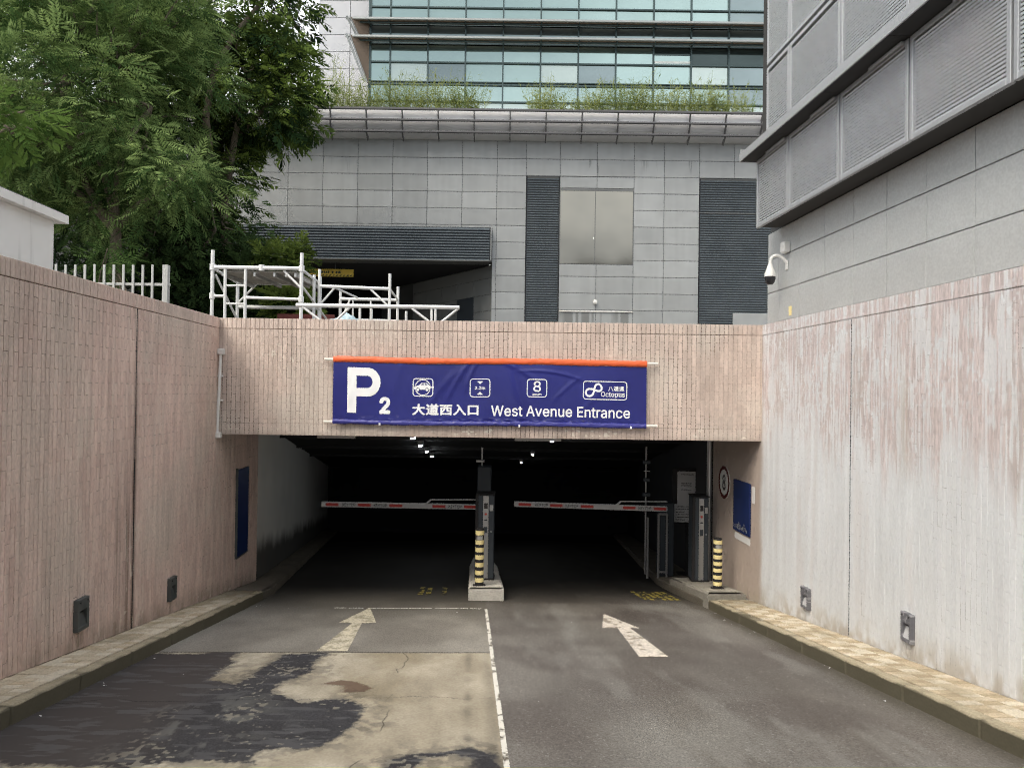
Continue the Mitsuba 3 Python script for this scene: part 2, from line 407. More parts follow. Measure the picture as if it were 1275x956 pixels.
mat('mat_sign_blue', proc(lambda p, n, uv: mix((.006, .018, .085), (.010, .024, .105), fbm(p.y * 4, p.z * 4, 1.0, 2))), .4, spec=.5)
mat('mat_cabinet_dark', (.055, .066, .078), .45, metallic=.2)
mat('mat_steel', proc(lambda p, n, uv: mix((.42, .42, .42), (.58, .58, .57), fbm(p.x * 14, p.z * 2, p.y * 14, 3))), .38, metallic=.7)
mat('mat_galv', proc(lambda p, n, uv: mix((.66, .67, .67), (.82, .83, .83), fbm(p.x * 9, p.y * 9, p.z * 5, 3))), .48, metallic=.25)
mat('mat_fence', (.46, .47, .46), .5, metallic=.15)
mat('mat_dull_tube', (.25, .25, .245), .5, metallic=.3)
mat('mat_dark_alu', (.15, .155, .155), .45, metallic=.4)
mat('mat_board', proc(lambda p, n, uv: mix((.20, .19, .17), (.34, .325, .30), fbm(p.x * 3, p.y * 20, 2.0, 3))), .8)
mat('mat_arm', (.66, .66, .66), .5)
mat('mat_red', (.60, .06, .045), .5)
mat('mat_dark_red', (.09, .016, .014), .6)
mat('mat_yellow_band', (.80, .68, .34), .45)
mat('mat_paper', (.66, .66, .66), .8)
mat('mat_ink', (.06, .06, .065), .8)
mat('mat_yellow_sign', (.82, .60, .10), .5)
mat('mat_plastic_sheet', (.42, .55, .62), .35)


def f_panel(k):
    def fn(p, n, uv):
        c = mi.Color3f(.300 * k, .316 * k, .324 * k) * (.93 + .14 * fbm(p.x * 3, p.z * 3, 1.0, 4)) * (.96 + .08 * noise(p.x * 9, p.z * .6, 5.0))
        drip = smoothstep(.60, .82, noise(p.x * 7.0, .5, 3.0)) * smoothstep(.35, .6, noise(p.x * 31, p.z * 2.0, 8.0)) * smoothstep(8.75, 9.44, p.z - .45 * noise(p.x * 13, 1.0)) * smoothstep(9.52, 9.50, p.z) * smoothstep(.45, .6, fbm(p.x * .55, 2.0, 4.0, 2))
        c = mix(c, (.045, .045, .045), .8 * dr.clip(drip, 0, 1))
        low = smoothstep(4.32, 4.28, p.z) * smoothstep(.35, .7, noise(p.x * 11, p.z * 1.2, 4.0)) * smoothstep(1.5, 1.6, p.x) * smoothstep(4.1, 4.0, p.x)
        return mix(c, (.09, .09, .085), .6 * low)
    return proc(fn)


for nm, k_ in (('mat_panel', 1.0), ('mat_panel_b', .93), ('mat_panel_c', 1.07)):
    mat(nm, f_panel(k_), .42, spec=.4)
mat('mat_joint', (.075, .08, .082), .8)
mat('mat_louvre', proc(lambda p, n, uv: mix((.070, .088, .104), (.105, .126, .145), fbm(p.x * 2, p.z * 2, 2.0, 3))), .5, metallic=.15)
mat('mat_louvre_back', (.02, .023, .027), .8)
mat('mat_cornice', proc(lambda p, n, uv: mix((.44, .445, .46), (.52, .525, .535), fbm(p.x * 1.4, p.z * 5, 3.0, 4))), .5)
mat('mat_rail', (.10, .10, .105), .5, metallic=.3)
mat('mat_mirror', proc(lambda p, n, uv: mix((.275, .262, .225), (.235, .228, .20), fbm(p.x * 1.3, p.z * 2, 2.0, 3))), proc(lambda p, n, uv: .09 + .05 * fbm(p.x * 2, p.z * 1.2, 2.0, 3)), metallic=.95,
    bump=(proc(lambda p, n, uv: fbm(p.x * .9, p.z * .7, 4.0, 2), 5e-3), .012))
mat('mat_void', (.016, .016, .018), .9)
mat('mat_shade_panel', (.20, .21, .21), .5)  # darker copy of the facade panel colour, with the shade of the opening painted in


def f_glass(tone, lo):
    def fn(p, n, uv):
        return mix(tone, [x * lo for x in tone], fbm(p.x * .8, p.z * 1.3, 6.0, 3))
    return proc(fn)


mat('mat_glass_a', f_glass((.35, .465, .45), .86), .06, metallic=.85, bump=(proc(lambda p, n, uv: fbm(p.x * .5, p.z * .5, 4.0, 2), 5e-3), .006))
mat('mat_glass_b', f_glass((.24, .30, .31), .80), .05, metallic=.8, bump=(proc(lambda p, n, uv: fbm(p.x * .5, p.z * .5, 4.0, 2), 5e-3), .006))
mat('mat_glass_c', f_glass((.42, .50, .48), .90), .10, metallic=.7)
mat('mat_glass_d', f_glass((.06, .085, .085), .7), .08, metallic=.6)
mat('mat_blind', (.70, .75, .73), .7)
mat('mat_mullion', (.055, .085, .09), .45, metallic=.3)
mat('mat_fin', (.30, .32, .32), .4, metallic=.4)
mat('mat_fin_under', (.17, .13, .10), .6)
mat('mat_pale_panel', proc(lambda p, n, uv: mi.Color3f(.50, .52, .56) * (.95 + .1 * fbm(p.x, p.z, 2.0, 3))), .5)


def f_granite(p, n, uv):
    c = mi.Color3f(.455, .47, .468) * (.95 + .1 * fbm(p.y * 2, p.z * 2, 5.0, 3))
    return mix(c, (.43, .39, .36), .15 * smoothstep(3.1, 2.6, p.z)) * (.93 + .14 * noise(p.y * 70, p.z * 70))


mat('mat_granite', proc(f_granite), .5, spec=.4)
mat('mat_screen', (.60, .64, .665), .5, metallic=.1)
mat('mat_screen_frame', (.40, .415, .435), .4, metallic=.3)
mat('mat_screen_back', (.05, .05, .05), .9)
mat('mat_ledge', proc(lambda p, n, uv: mix((.045, .047, .050), (.062, .064, .068), fbm(p.y * 2, p.x * 4, 1.0, 3))), .75, spec=.2)
mat('mat_bark', proc(lambda p, n, uv: mix((.085, .070, .052), (.17, .145, .11), fbm(p.x * 9, p.y * 9, p.z * 3, 4))), .9)
for nm, tr in (('mat_leaf', .45), ('mat_leaf_dark', .3)):
    scene[nm] = {'type': 'principledthin', 'base_color': {'type': 'mesh_attribute', 'name': 'vertex_color'}, 'roughness': .38, 'diff_trans': tr * 2, 'eta': 1.5, 'spec_trans': 0.0}

# ---------------------------------------------------------------- the setting: ground, road
LW, LK, RK, RW = -3.585, -3.08, 3.43, 4.045      # left wall, left kerb, right kerb, right wall, across the ramp
WALL_TOP, GROUND = 2.55, 2.0
BEAM_Y, BEAM_LOW = 10.7, 0.92


def left_inner(Y):
    return np.where(Y < 12.75, LW - SKEW * Y, LW - SKEW * 12.75 - .18 * (Y - 12.75))


def right_inner(Y):
    return np.where(Y < 12.85, RW - SKEW * Y, RW - SKEW * 12.85 + .083 * (Y - 12.85))


def strip(lo, hi, Ys, z):
    """A sheet along the ramp between two curves."""
    v, f = [], []
    for i, Y in enumerate(Ys):
        v += [[lo(Y), Y, z(Y)], [hi(Y), Y, z(Y)]]
        if i:
            k = 2 * i
            f += [[k - 2, k - 1, k + 1], [k - 2, k + 1, k]]
    return np.array(v, float), np.array(f)


Ys = np.array([-14.5, -6, 0, 4, 8, 10, 11, 12.75, 12.85, 16, 20, 26, 33])
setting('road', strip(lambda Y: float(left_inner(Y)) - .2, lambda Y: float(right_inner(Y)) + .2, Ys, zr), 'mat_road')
trench = Polygon([(LW - .3 + .05 * 14.6, -14.6), (RW + .3 + .05 * 14.6, -14.6), (RW + .3 - .05 * 10.9, 10.9), (LW - .3 - .05 * 10.9, 10.9)])
g = Polygon([(-900, -900), (900, -900), (900, 900), (-900, 900)]).difference(trench)
pv, pf = trimesh.creation.triangulate_polygon(g, engine='earcut')
setting('podium_ground', (np.column_stack([pv, np.full(len(pv), GROUND)]), pf), 'mat_ground')

# ---------------------------------------------------------------- tiled walls
TILE_Q = np.array([[0, 1, 5], [0, 5, 4], [1, 2, 6], [1, 6, 5], [2, 3, 7], [2, 7, 6], [3, 0, 4], [3, 4, 7], [4, 5, 9], [4, 9, 8], [5, 6, 10], [5, 10, 9], [6, 7, 11], [6, 11, 10], [7, 4, 8], [7, 8, 11], [8, 9, 10], [8, 10, 11]])


def tile(a0, a1, b0, b1, b0r, depth, ch, tilt):
    """A bevelled tile; its lower edge may slope (b0 at the left, b0r at the right)."""
    out = []
    for e, c in ((0, -.004), (0, depth - ch), (ch, depth)):
        out += [[a0 + e, b0 + e, c], [a1 - e, b0r + e, c], [a1 - e, b1 - e, c], [a0 + e, b1 - e, c]]
    v = np.array(out)
    v[4:, 2] += tilt[0] + (v[4:, 0] - a0) * tilt[1] + (v[4:, 1] - b1) * tilt[2]
    return v, TILE_Q


def tiled_face(root, origin, A, N, a_lo, a_hi, bottom, top, material, joint, level, holes, parts=300, course=None, coping=.150):
    """Tiles stood on end, every second column shifted by half; a course of whole tiles along the top, one along the foot if asked."""
    fr = frame_of(origin, A, UP, N)
    tiles, caps = [], []
    for i in range(int(math.floor(a_lo / TW)), int(math.ceil(a_hi / TW))):
        a0, a1 = max(i * TW, a_lo) + joint / 2, min((i + 1) * TW, a_hi) - joint / 2
        if a1 - a0 < .012:
            continue
        bl, br = bottom(a0), bottom(a1)
        tz = top - coping
        def rand():
            return (float(rng.normal(0, .0006)), float(rng.normal(0, .010)), float(rng.normal(0, .004)))
        caps.append((a0, tile(a0, a1, tz + joint * .9, top, tz + joint * .9, .010, .003, rand())))
        odd = i % 2
        cuts = [(j - .5 * odd) * TH for j in range(-14, 12)]
        lo = max(bl, br)
        if course:
            cuts = [c for c in cuts if c > lo + course + .03] + [lo + course]
        cuts = sorted(c for c in cuts if lo + .03 < c < tz - .03)
        edges = [None] + cuts + [tz]
        for e0, e1 in zip(edges[:-1], edges[1:]):
            b0 = (bl if e0 is None else e0 + level / 2)
            b0r = (br if e0 is None else e0 + level / 2)
            b1 = e1 - level / 2
            mid = ((a0 + a1) / 2, (max(b0, b0r) + b1) / 2)
            if any(h[0] < mid[0] < h[1] and h[2] < mid[1] < h[3] for h in holes):
                continue
            tiles.append((mid, tile(a0, a1, b0, b1, b0r, .0050, .0014, rand())))
    cam = np.array([0, 0, EYE])
    vis = [(t, np.linalg.norm(fr(np.array([[t[0][0], t[0][1], 0]]))[0] - cam)) for t in tiles]

    def seen(t):      # in the photograph's frame, and not behind the banner
        w = fr(np.array([[t[0][0], t[0][1], 0]]))[0]
        x, z = (w[0]) / w[1], (w[2] - EYE) / w[1]
        return abs(x) < .66 and abs(z) < .5 and not (abs(w[1] - BEAM_Y) < .05 and -2.5 < w[0] < 1.88 and 1.1 < w[2] < 2.05)
    order = sorted(range(len(vis)), key=lambda k: (not seen(tiles[k]), vis[k][1]))
    rest = MB()
    for n, k in enumerate(order):
        v, f = tiles[k][1]
        if n < parts:
            add('tile', (fr(v), f), material, root)
        else:
            rest.add(fr(v), f)
    add('tile_field', rest, material, root, kind='stuff')
    capm = MB()
    for n, (a, (v, f)) in enumerate(sorted(caps, key=lambda c: c[0])):
        if len(caps) <= 300:
            add('coping_tile', (fr(v), f), material, root)
        else:
            capm.add(fr(v), f)
    if capm.n:
        add('coping_tiles', capm, material, root, kind='stuff')


def wall_body(s0, s1, Y0, Y1, zt):
    """A wall along the ramp; its foot goes below the ramp."""
    v = []
    for Y in (Y0, Y1):
        for s in (s0, s1):
            for z in (float(zr(Y)) - .5, zt):
                v.append(S(s, Y, z))
    return np.array(v), BOXF


def pave(Y):
    return float(zr(Y)) + .13


wl = whole('tiled_wall', wall_body(LW - .35, LW, -14.5, 12.75, WALL_TOP - .02), 'mat_grout',
           'long pink-brown tiled retaining wall on the left of the ramp, with a dark vertical stain', 'wall')
tiled_face(wl, S(LW, 0, 0), ALONG, ACROSS, 4.0 * NK, 12.74 * NK, lambda a: pave(a / NK) + .004, WALL_TOP, 'mat_tile_left', .0065, .0032,
           [])
wrr = whole('tiled_wall', wall_body(RW, RW + .35, -14.5, 12.85, WALL_TOP - .02), 'mat_grout_pale',
            'white-stained tiled retaining wall on the right of the ramp, under the grey building', 'wall')
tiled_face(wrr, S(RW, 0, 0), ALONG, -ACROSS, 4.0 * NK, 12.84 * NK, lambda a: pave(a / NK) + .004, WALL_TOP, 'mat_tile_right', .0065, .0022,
           [])
# dark sealant in the movement joints
add('movement_joint', MB().box([8.088, -1.0, .002], [8.102, 2.40, .0082], frame=frame_of(S(LW, 0, 0), ALONG, UP, ACROSS)), 'mat_black', wl)
add('movement_joint', MB().box([8.176, -.98, .002], [8.185, 2.40, .0080], frame=frame_of(S(RW, 0, 0), ALONG, UP, -ACROSS)), 'mat_cabinet_dark', wrr)

BX0, BX1 = LW - SKEW * BEAM_Y + .002, RW - SKEW * BEAM_Y - .002
beam = whole('entrance_beam', MB().box([BX0 - .02, BEAM_Y, BEAM_LOW + .006], [BX1 + .02, BEAM_Y + .5, WALL_TOP - .02]), 'mat_grout',
             'wide pink tiled beam spanning the ramp above the car park mouth', 'beam')
tiled_face(beam, (0, BEAM_Y, 0), np.array([1.0, 0, 0]), np.array([0, -1.0, 0]), BX0, BX1, lambda a: BEAM_LOW, WALL_TOP, 'mat_tile_beam', .0068, .0040, [], course=.165)

# ---------------------------------------------------------------- the car park behind the mouth
ceil_z = lambda Y: float(zr(Y)) + 2.78
Yc = np.array([BEAM_Y + .5, 12.75, 12.85, 16, 20, 26, 33])
setting('ceiling', strip(lambda Y: float(left_inner(Y)) - .2, lambda Y: float(right_inner(Y)) + .2, Yc, ceil_z), 'mat_ceiling')


def inner_wall(f, off):
    v, fc = [], []
    for i, Y in enumerate((12.76 if off < 0 else 12.86, 20.0, 33.0)):
        x = float(f(np.array(Y)))
        for dx in (0, off):
            for z in (zr(Y) - .2, ceil_z(Y) + .1):
                v.append([x + dx, Y, float(z)])
        if i:
            a, b = 4 * i - 4, 4 * i
            for p, q in ((0, 1), (1, 3), (3, 2), (2, 0)):
                fc += [[a + p, a + q, b + q], [a + p, b + q, b + p]]
    return np.array(v), np.array(fc + [[0, 1, 3], [0, 3, 2], [8, 9, 11], [8, 11, 10]])


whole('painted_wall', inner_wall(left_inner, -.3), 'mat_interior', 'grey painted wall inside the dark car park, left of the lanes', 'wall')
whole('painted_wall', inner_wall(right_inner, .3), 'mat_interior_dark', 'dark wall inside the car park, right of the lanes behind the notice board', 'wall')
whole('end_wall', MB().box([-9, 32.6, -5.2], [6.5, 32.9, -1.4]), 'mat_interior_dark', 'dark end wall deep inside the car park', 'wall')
for x0, x1, lab in ((-2.80, -2.26, 'left'), (.05, .72, 'right')):
    whole('ceiling_batten', MB().box([x0, 11.0, .862], [x1, 11.08, .9245], .006), 'mat_lamp_body', f'unlit pale batten on the underside of the beam, the {lab}-hand one', 'ceiling lamp', 'battens under the beam')
LAMPS = [(-1.14, 14.5), (-1.14, 16.7), (-1.14, 18.9), (-1.14, 21.3), (1.53, 14.8), (1.53, 19.6), (1.53, 24.2)]
for n, (s, Y) in enumerate(LAMPS):
    z = ceil_z(Y)
    c = S(s, Y, z)
    side = 'left' if s < 0 else 'right'
    k = thing('ceiling_lamp', f'small lit ceiling lamp in the {side} row inside the car park, {["nearest", "second", "third", "farthest"][n if s < 0 else (n - 4 if n < 6 else 3)]} from the mouth', 'ceiling lamp', 'lit lamps along the car park ceiling')
    add('housing', MB().box(c - [.05, .16, .10], c + [.05, .16, -.002], .008), 'mat_lamp_body', k)
    v, f = MB().box(c - [.03, .13, .135], c + [.03, .13, -.0 - .101]).mesh()
    scene[key_for('tube', k)] = {**mikit.ply((v, f), 'mat_white_plastic'), 'emitter': {'type': 'area', 'radiance': {'type': 'rgb', 'value': [3.6, 3.8, 3.9]}}}

for n, Y in enumerate((15.6, 19.0, 23.0)):
    z = ceil_z(Y)
    whole('cross_beam', MB().box([float(left_inner(np.array(Y))) - .1, Y, z - .07], [float(right_inner(np.array(Y))) + .1, Y + .3, z + .06]), 'mat_ceiling', f'dark concrete beam under the car park ceiling, {["nearest", "second", "third"][n]} from the mouth', 'beam', 'beams under the car park ceiling')

# ---------------------------------------------------------------- pavements
kf = lambda s, Y: frame_of(S(s, Y, float(zr(Y))), ACROSS, DOWN, RUP)
LEN = math.sqrt(1 + SKEW ** 2 + SLOPE ** 2)


def pavement(s_kerb, s_wall, sgn, Y_end, label):
    """Kerb stones, and small pavers between kerb and wall."""
    v = strip(lambda Y: min(s_kerb, s_wall) - SKEW * Y + .02, lambda Y: max(s_kerb, s_wall) - SKEW * Y - .02, np.array([-14.0, 0, Y_end]), lambda Y: float(zr(Y)) + .108)
    k = setting('pavement', v, 'mat_mortar')
    Y = 3.3
    st = .92
    while Y < Y_end - .1:
        L = min(st, Y_end - Y)
        j = rng.normal(0, .003, 2)
        add('kerb_stone', MB().box([0 + j[0], .004, -.12], [sgn * .115 + j[0], L * LEN - .006, .128 + j[1]], .014, kf(s_kerb, Y)), 'mat_kerb', k)
        Y += st
    tone = ['mat_paver_a', 'mat_paver_b', 'mat_paver_c', 'mat_paver_d']
    w0, w1 = s_kerb + sgn * .118, s_wall - sgn * .004
    nrow = 3
    dw = (w1 - w0) / nrow
    rest = {}
    Y, n, i = 3.6, 0, 0
    while Y < Y_end - .06:
        for r in range(nrow):
            fr = kf(w0 + dw * r, Y)
            zz = float(rng.normal(0, .0015))
            m = MB().box([.002 * np.sign(dw), .002, .09], [dw - .002 * np.sign(dw), .105 * LEN - .003, .130 + zz], .004, fr)
            if sgn > 0:
                t = tone[(3 if (i - 2 * r) % 4 == 0 else 2 if (i - 2 * r) % 4 == 2 else [0, 1][(i + r) % 2])]
                if rng.random() < .25:
                    t = tone[rng.integers(0, 3)]
            else:
                t = tone[[0, 0, 2, 1, 0, 2][rng.integers(0, 6)]]
            if n < 300:
                add('paver', m, t, k)
            n += 1
        Y += .105
        i += 1
    return k


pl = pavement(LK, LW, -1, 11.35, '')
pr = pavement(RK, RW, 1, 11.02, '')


def pad(points, top, name, m, smooth=False):
    """A concrete slab on the ramp: its outline in ramp axes, with a worn rounded edge."""
    poly = Polygon(points)
    out = MB()
    v = []
    for d, h in ((0, -.15), (0, top - .03), (.03, top)):
        ring = poly.buffer(-d, join_style=2) if d else poly
        v.append(np.array([S(s, Y, float(zr(Y)) + h) for s, Y in list(ring.exterior.coords)[:-1]]))
    n = len(v[0])
    V = np.vstack(v)
    f = []
    for q in range(2):
        for i in range(n):
            j = (i + 1) % n
            f += [[q * n + i, q * n + j, q * n + n + j], [q * n + i, q * n + n + j, q * n + n + i]]
    tri = trimesh.creation.triangulate_polygon(poly.buffer(-.03, join_style=2), engine='earcut')
    at = [int(np.argmin(np.linalg.norm(np.array([[s, Y] for s, Y in list(poly.buffer(-.03, join_style=2).exterior.coords)[:-1]]) - p, axis=1))) + 2 * n for p in tri[0]]
    f += [[at[a] for a in t] for t in tri[1]]
    return V, np.array(f)


def plan(x, Y):
    return (x + SKEW * Y, Y)


inner_left_pave = [(LK, 11.37), (-3.10, 12.0)] + [plan(x, Y) for x, Y in ((-4.05, 14.0), (-5.9, 24.5), (-7.0, 31), (-7.75, 31), (-6.44, 25), (-4.24, 12.78))] + [(LW + .01, 12.70), (LW + .01, 11.37)]
setting('inner_pavement', pad(inner_left_pave, .14, '', ''), 'mat_concrete_dark')
inner_right_pave = [(RK, 11.04), (3.40, 11.6)] + [plan(x, Y) for x, Y in ((2.72, 13.2), (2.72, 14.2), (4.2, 31), (4.8, 31), (3.42, 13.2))] + [(RW - .01, 12.8), (RW - .01, 11.04)]
setting('inner_pavement', pad(inner_right_pave, .13, '', ''), 'mat_concrete_dark')
whole('concrete_plinth', pad([(3.42, 11.05), (3.99, 11.10), (3.99, 13.1), (3.40, 13.1)], .235, '', ''), 'mat_concrete_mid', 'chipped concrete plinth by the right wall under the right-hand machine', 'plinth')
isl = [(-.04, 11.56), (.50, 11.60), (.52, 15.5), (.40, 17.6), (.05, 17.6), (-.03, 15.5)]
whole('traffic_island', pad(isl, .20, '', ''), 'mat_concrete', 'narrow pale concrete island between the two entry lanes', 'traffic island')


# ---------------------------------------------------------------- paint on the road
def on_road(points, lift):
    poly = Polygon(points)
    tri = trimesh.creation.triangulate_polygon(poly, engine='earcut')
    return np.array([S(s, Y, float(zr(Y)) + lift) for s, Y in tri[0]]), tri[1]


setting('lane_line', on_road([(.196, 10.7), (.232, 10.7), (.244, 3.4), (.208, 3.4)], .004), 'mat_white_line')
setting('cross_line', on_road([(-1.9, 10.60), (.185, 10.72), (.185, 10.775), (-1.9, 10.65)], .004), 'mat_white_line')
setting('direction_arrow', on_road([(-1.407, 10.70), (-1.618, 9.43), (-1.452, 9.40), (-1.547, 7.70), (-1.236, 7.72), (-1.335, 9.40), (-1.166, 9.45)], .004), 'mat_arrow_left')
setting('direction_arrow', on_road([(1.811, 10.42), (1.598, 9.29), (1.786, 9.294), (1.686, 7.629), (1.983, 7.649), (1.944, 9.306), (2.054, 9.315)], .004), 'mat_arrow_right')
labels['direction_arrow']['label'] = 'worn yellowish arrow painted on the left lane'
labels['direction_arrow_001']['label'] = 'grey-white arrow painted on the right lane'
for s0, s1, Y0, Y1, n in ((-.85, -.35, 12.15, 13.15, 4), (2.70, 3.30, 11.90, 12.95, 6)):
    m = MB()
    w = (s1 - s0) / n
    for i in range(n):
        if n == 4 and i == 2:
            continue
        m.add(*on_road([(s0 + w * i, Y0), (s0 + w * (i + .68), Y0), (s0 + w * (i + .55), Y1), (s0 + w * (i - .1), Y1)], .004))
    setting('yellow_marking', m, 'mat_yellow_line')

# ---------------------------------------------------------------- recessed lamps in the walls


def wall_lamp(Yc, zc, w, h, side, m, label):
    o = S(LW if side < 0 else RW, Yc, zc)
    fr = frame_of(o, ALONG, UP, ACROSS if side < 0 else -ACROSS)
    k = thing('recessed_lamp', label, 'wall lamp', 'recessed lamps low in the ramp walls')
    b = MB()
    fw_, d_ = .19 * w, .050
    b.box([-w / 2, h / 2 - .36 * h, .0], [w / 2, h / 2, d_], .004, fr)
    b.box([-w / 2, -h / 2, .0], [w / 2, -h / 2 + .14 * h, d_], .004, fr)
    b.box([-w / 2, -h / 2 + .142 * h, .0], [-w / 2 + fw_, h / 2 - .362 * h, d_ - .001], .003, fr)
    b.box([w / 2 - fw_, -h / 2 + .142 * h, .0], [w / 2, h / 2 - .362 * h, d_ - .001], .003, fr)
    add('faceplate', b, m, k)
    # a sloping reflector in the opening
    v = np.array([[-w / 2 + fw_, -h / 2 + .14 * h, d_ - .008], [w / 2 - fw_, -h / 2 + .14 * h, d_ - .008], [w / 2 - fw_, h * .02, .012], [-w / 2 + fw_, h * .02, .012]])
    add('reflector', (fr(v), np.array([[0, 1, 2], [0, 2, 3]])), m if side < 0 else 'mat_splash', k)
    add('recess', MB().box([-w / 2 + fw_ * .9, -h / 2 + .13 * h, .0065], [w / 2 - fw_ * .9, h / 2 - .35 * h, .010], 0, fr), 'mat_black', k)
    for a in (-1, 1):
        bolt = MB().tube(fr(np.array([[a * w * .33, h * .40, .046]]))[0], fr(np.array([[a * w * .33, h * .40, .055]]))[0], .008, 8)
        add('screw', bolt, 'mat_black', k)


wall_lamp(6.995, -.51, .20, .29, -1, 'mat_slate_lamp', 'dark slate recessed lamp low in the left wall, the nearer one')
wall_lamp(9.105, -.825, .19, .27, -1, 'mat_slate_lamp', 'dark slate recessed lamp low in the left wall, the farther one beyond the dark stain')
wall_lamp(7.035, -.545, .165, .27, 1, 'mat_splashed_lamp', 'paint-splashed recessed lamp low in the right wall, the nearer one')
wall_lamp(9.18, -.855, .20, .25, 1, 'mat_splashed_lamp', 'paint-splashed recessed lamp low in the right wall, the farther one')
GLYPHS = {'大':[[[(7,6),(32,19),(58,43),(74,70),(84,100),(11,102),(10,119),(86,121),(91,178),(110,178),(109,121),(190,121),(190,102),(116,101),(129,69),(148,40),(171,19),(193,8),(182,-10),(157,3),(132,27),(115,52),(101,81),(82,42),(55,11),(22,-10),(16,-7)]]],'道':[[[(7,8),(36,30),(36,88),(9,89),(9,107),(54,107),(54,30),(70,19),(89,13),(112,11),(194,14),(189,-4),(148,-6),(81,-3),(44,15),(16,-8)]],[[(60,151),(91,152),(81,173),(93,179),(97,179),(102,173),(113,152),(135,152),(150,178),(155,178),(168,174),(158,152),(191,152),(190,135),(134,135),(129,125),(130,122),(175,121),(173,23),(75,24),(75,122),(108,122),(112,134),(62,135)],[(93,40),(155,39),(156,51),(94,52)],[(93,68),(155,67),(156,78),(94,79)],[(93,96),(155,94),(156,106),(94,107)]],[[(11,160),(12,164),(25,171),(48,148),(56,135),(40,126)]]],'西':[[[(10,148),(11,166),(190,165),(189,147),(130,146),(131,122),(181,121),(181,-8),(163,-9),(161,3),(40,3),(38,-10),(22,-10),(21,121),(68,122),(69,146)],[(41,49),(40,21),(162,22),(161,52),(125,52),(115,57),(112,64),(111,104),(87,104),(82,80),(72,63),(47,44)],[(131,71),(162,70),(162,104),(130,104)],[(87,124),(112,122),(112,147),(87,147)],[(39,63),(48,66),(60,77),(67,92),(68,104),(39,103)]]],'入':[[[(6,7),(31,22),(49,39),(66,64),(81,97),(89,126),(57,158),(67,174),(80,166),(105,138),(158,44),(177,24),(195,12),(186,-8),(164,6),(136,39),(104,98),(78,43),(47,8),(24,-8),(20,-8)]]],'口':[[[(23,155),(177,156),(176,-5),(157,-4),(156,12),(44,12),(43,-5),(23,-4)],[(44,138),(43,31),(157,31),(157,138)]]],'八':[[[(115,161),(134,162),(138,121),(151,71),(170,33),(197,4),(183,-9),(162,9),(138,50),(123,99)]],[[(4,4),(26,29),(41,58),(54,108),(59,158),(79,157),(70,87),(52,34),(34,6),(19,-9)]]],'達':[[[(7,82),(8,99),(50,99),(51,34),(77,17),(116,13),(113,36),(60,37),(60,52),(114,52),(113,63),(69,63),(69,78),(113,78),(114,87),(62,88),(63,103),(89,104),(84,117),(81,121),(58,121),(57,135),(42,126),(12,163),(27,171),(59,137),(113,137),(113,148),(71,148),(70,163),(113,163),(115,178),(133,178),(134,163),(177,163),(177,148),(134,148),(133,138),(190,137),(190,121),(166,121),(157,105),(188,103),(188,88),(134,88),(133,80),(180,78),(181,64),(134,63),(133,53),(189,52),(190,38),(134,36),(131,14),(194,17),(191,-1),(155,-4),(89,-3),(65,4),(41,20),(18,-7),(7,10),(33,35),(33,80)],[(103,119),(110,103),(136,103),(144,120)]]],'通':[[[(6,7),(35,33),(35,84),(7,85),(7,103),(53,102),(53,32),(70,20),(71,128),(114,129),(88,142),(97,155),(72,155),(72,171),(175,172),(185,164),(174,151),(149,135),(158,128),(185,128),(183,26),(175,21),(148,20),(143,35),(166,36),(167,52),(137,53),(136,22),(120,21),(119,53),(90,53),(89,21),(75,18),(103,11),(195,15),(191,-4),(92,-5),(67,2),(42,17),(17,-9)],[(136,70),(166,69),(167,83),(137,84)],[(136,100),(166,99),(167,111),(137,112)],[(106,152),(129,143),(147,154),(106,155)],[(89,70),(118,69),(119,82),(90,84)],[(89,100),(118,99),(119,111),(90,112)]],[[(11,159),(20,169),(25,170),(60,134),(46,123)]]]}

# ---------------------------------------------------------------- the banner on the beam
BNX0, BNX1, BNZ0, BNZ1, BNY = -2.49, 1.875, 1.085, 2.035, 10.625


def banner_bulge(x, z):
    """How far the vinyl stands towards the viewer: sags, creases, a puckered hem."""
    u, w = (x - BNX0) / (BNX1 - BNX0), (z - BNZ0) / (BNZ1 - BNZ0)
    p = np.stack([x * 1.1, z * 1.1, 0 * x + 2], -1)
    d = .030 * (meshkit.fbm(p, 3, 4) - .5)
    for cx, cz, ang, wd, am, ln in ((-.72, 1.80, 1.0, .035, .010, .42), (-.55, 1.86, 1.15, .03, .010, .3), (.05, 1.75, 1.75, .05, .012, .5), (.12, 1.86, -.5, .03, .010, .3), (.55, 1.845, -.12, .02, .011, .45), (-1.0, 1.6, .9, .05, .007, .4),
                                    (1.2, 1.55, .8, .04, .005, .3), (.75, 1.62, .75, .03, .006, .25), (-2.3, 1.3, 1.4, .04, .007, .4), (-1.6, 1.75, 1.3, .06, .006, .4)):
        dx, dz = x - cx, z - cz
        al, ac = dx * math.cos(ang) + dz * math.sin(ang), -dx * math.sin(ang) + dz * math.cos(ang) + .25 * (dx * math.cos(ang) + dz * math.sin(ang)) ** 2
        d = d + am * np.exp(-(ac / wd) ** 2 - (al / ln) ** 4)
    hem = np.exp(-((z - 1.145) / .03) ** 2)
    d = d + hem * (.024 * (meshkit.noise(np.stack([x * 22 + z * 20, z * 30, 0 * x], -1), 8) - .5) * (.35 + 1.6 * np.exp(-((x - .1) / .8) ** 2)))
    return d


def banner_edge(x, w):
    return .006 * np.sin(x * 2.1 + 1) * w


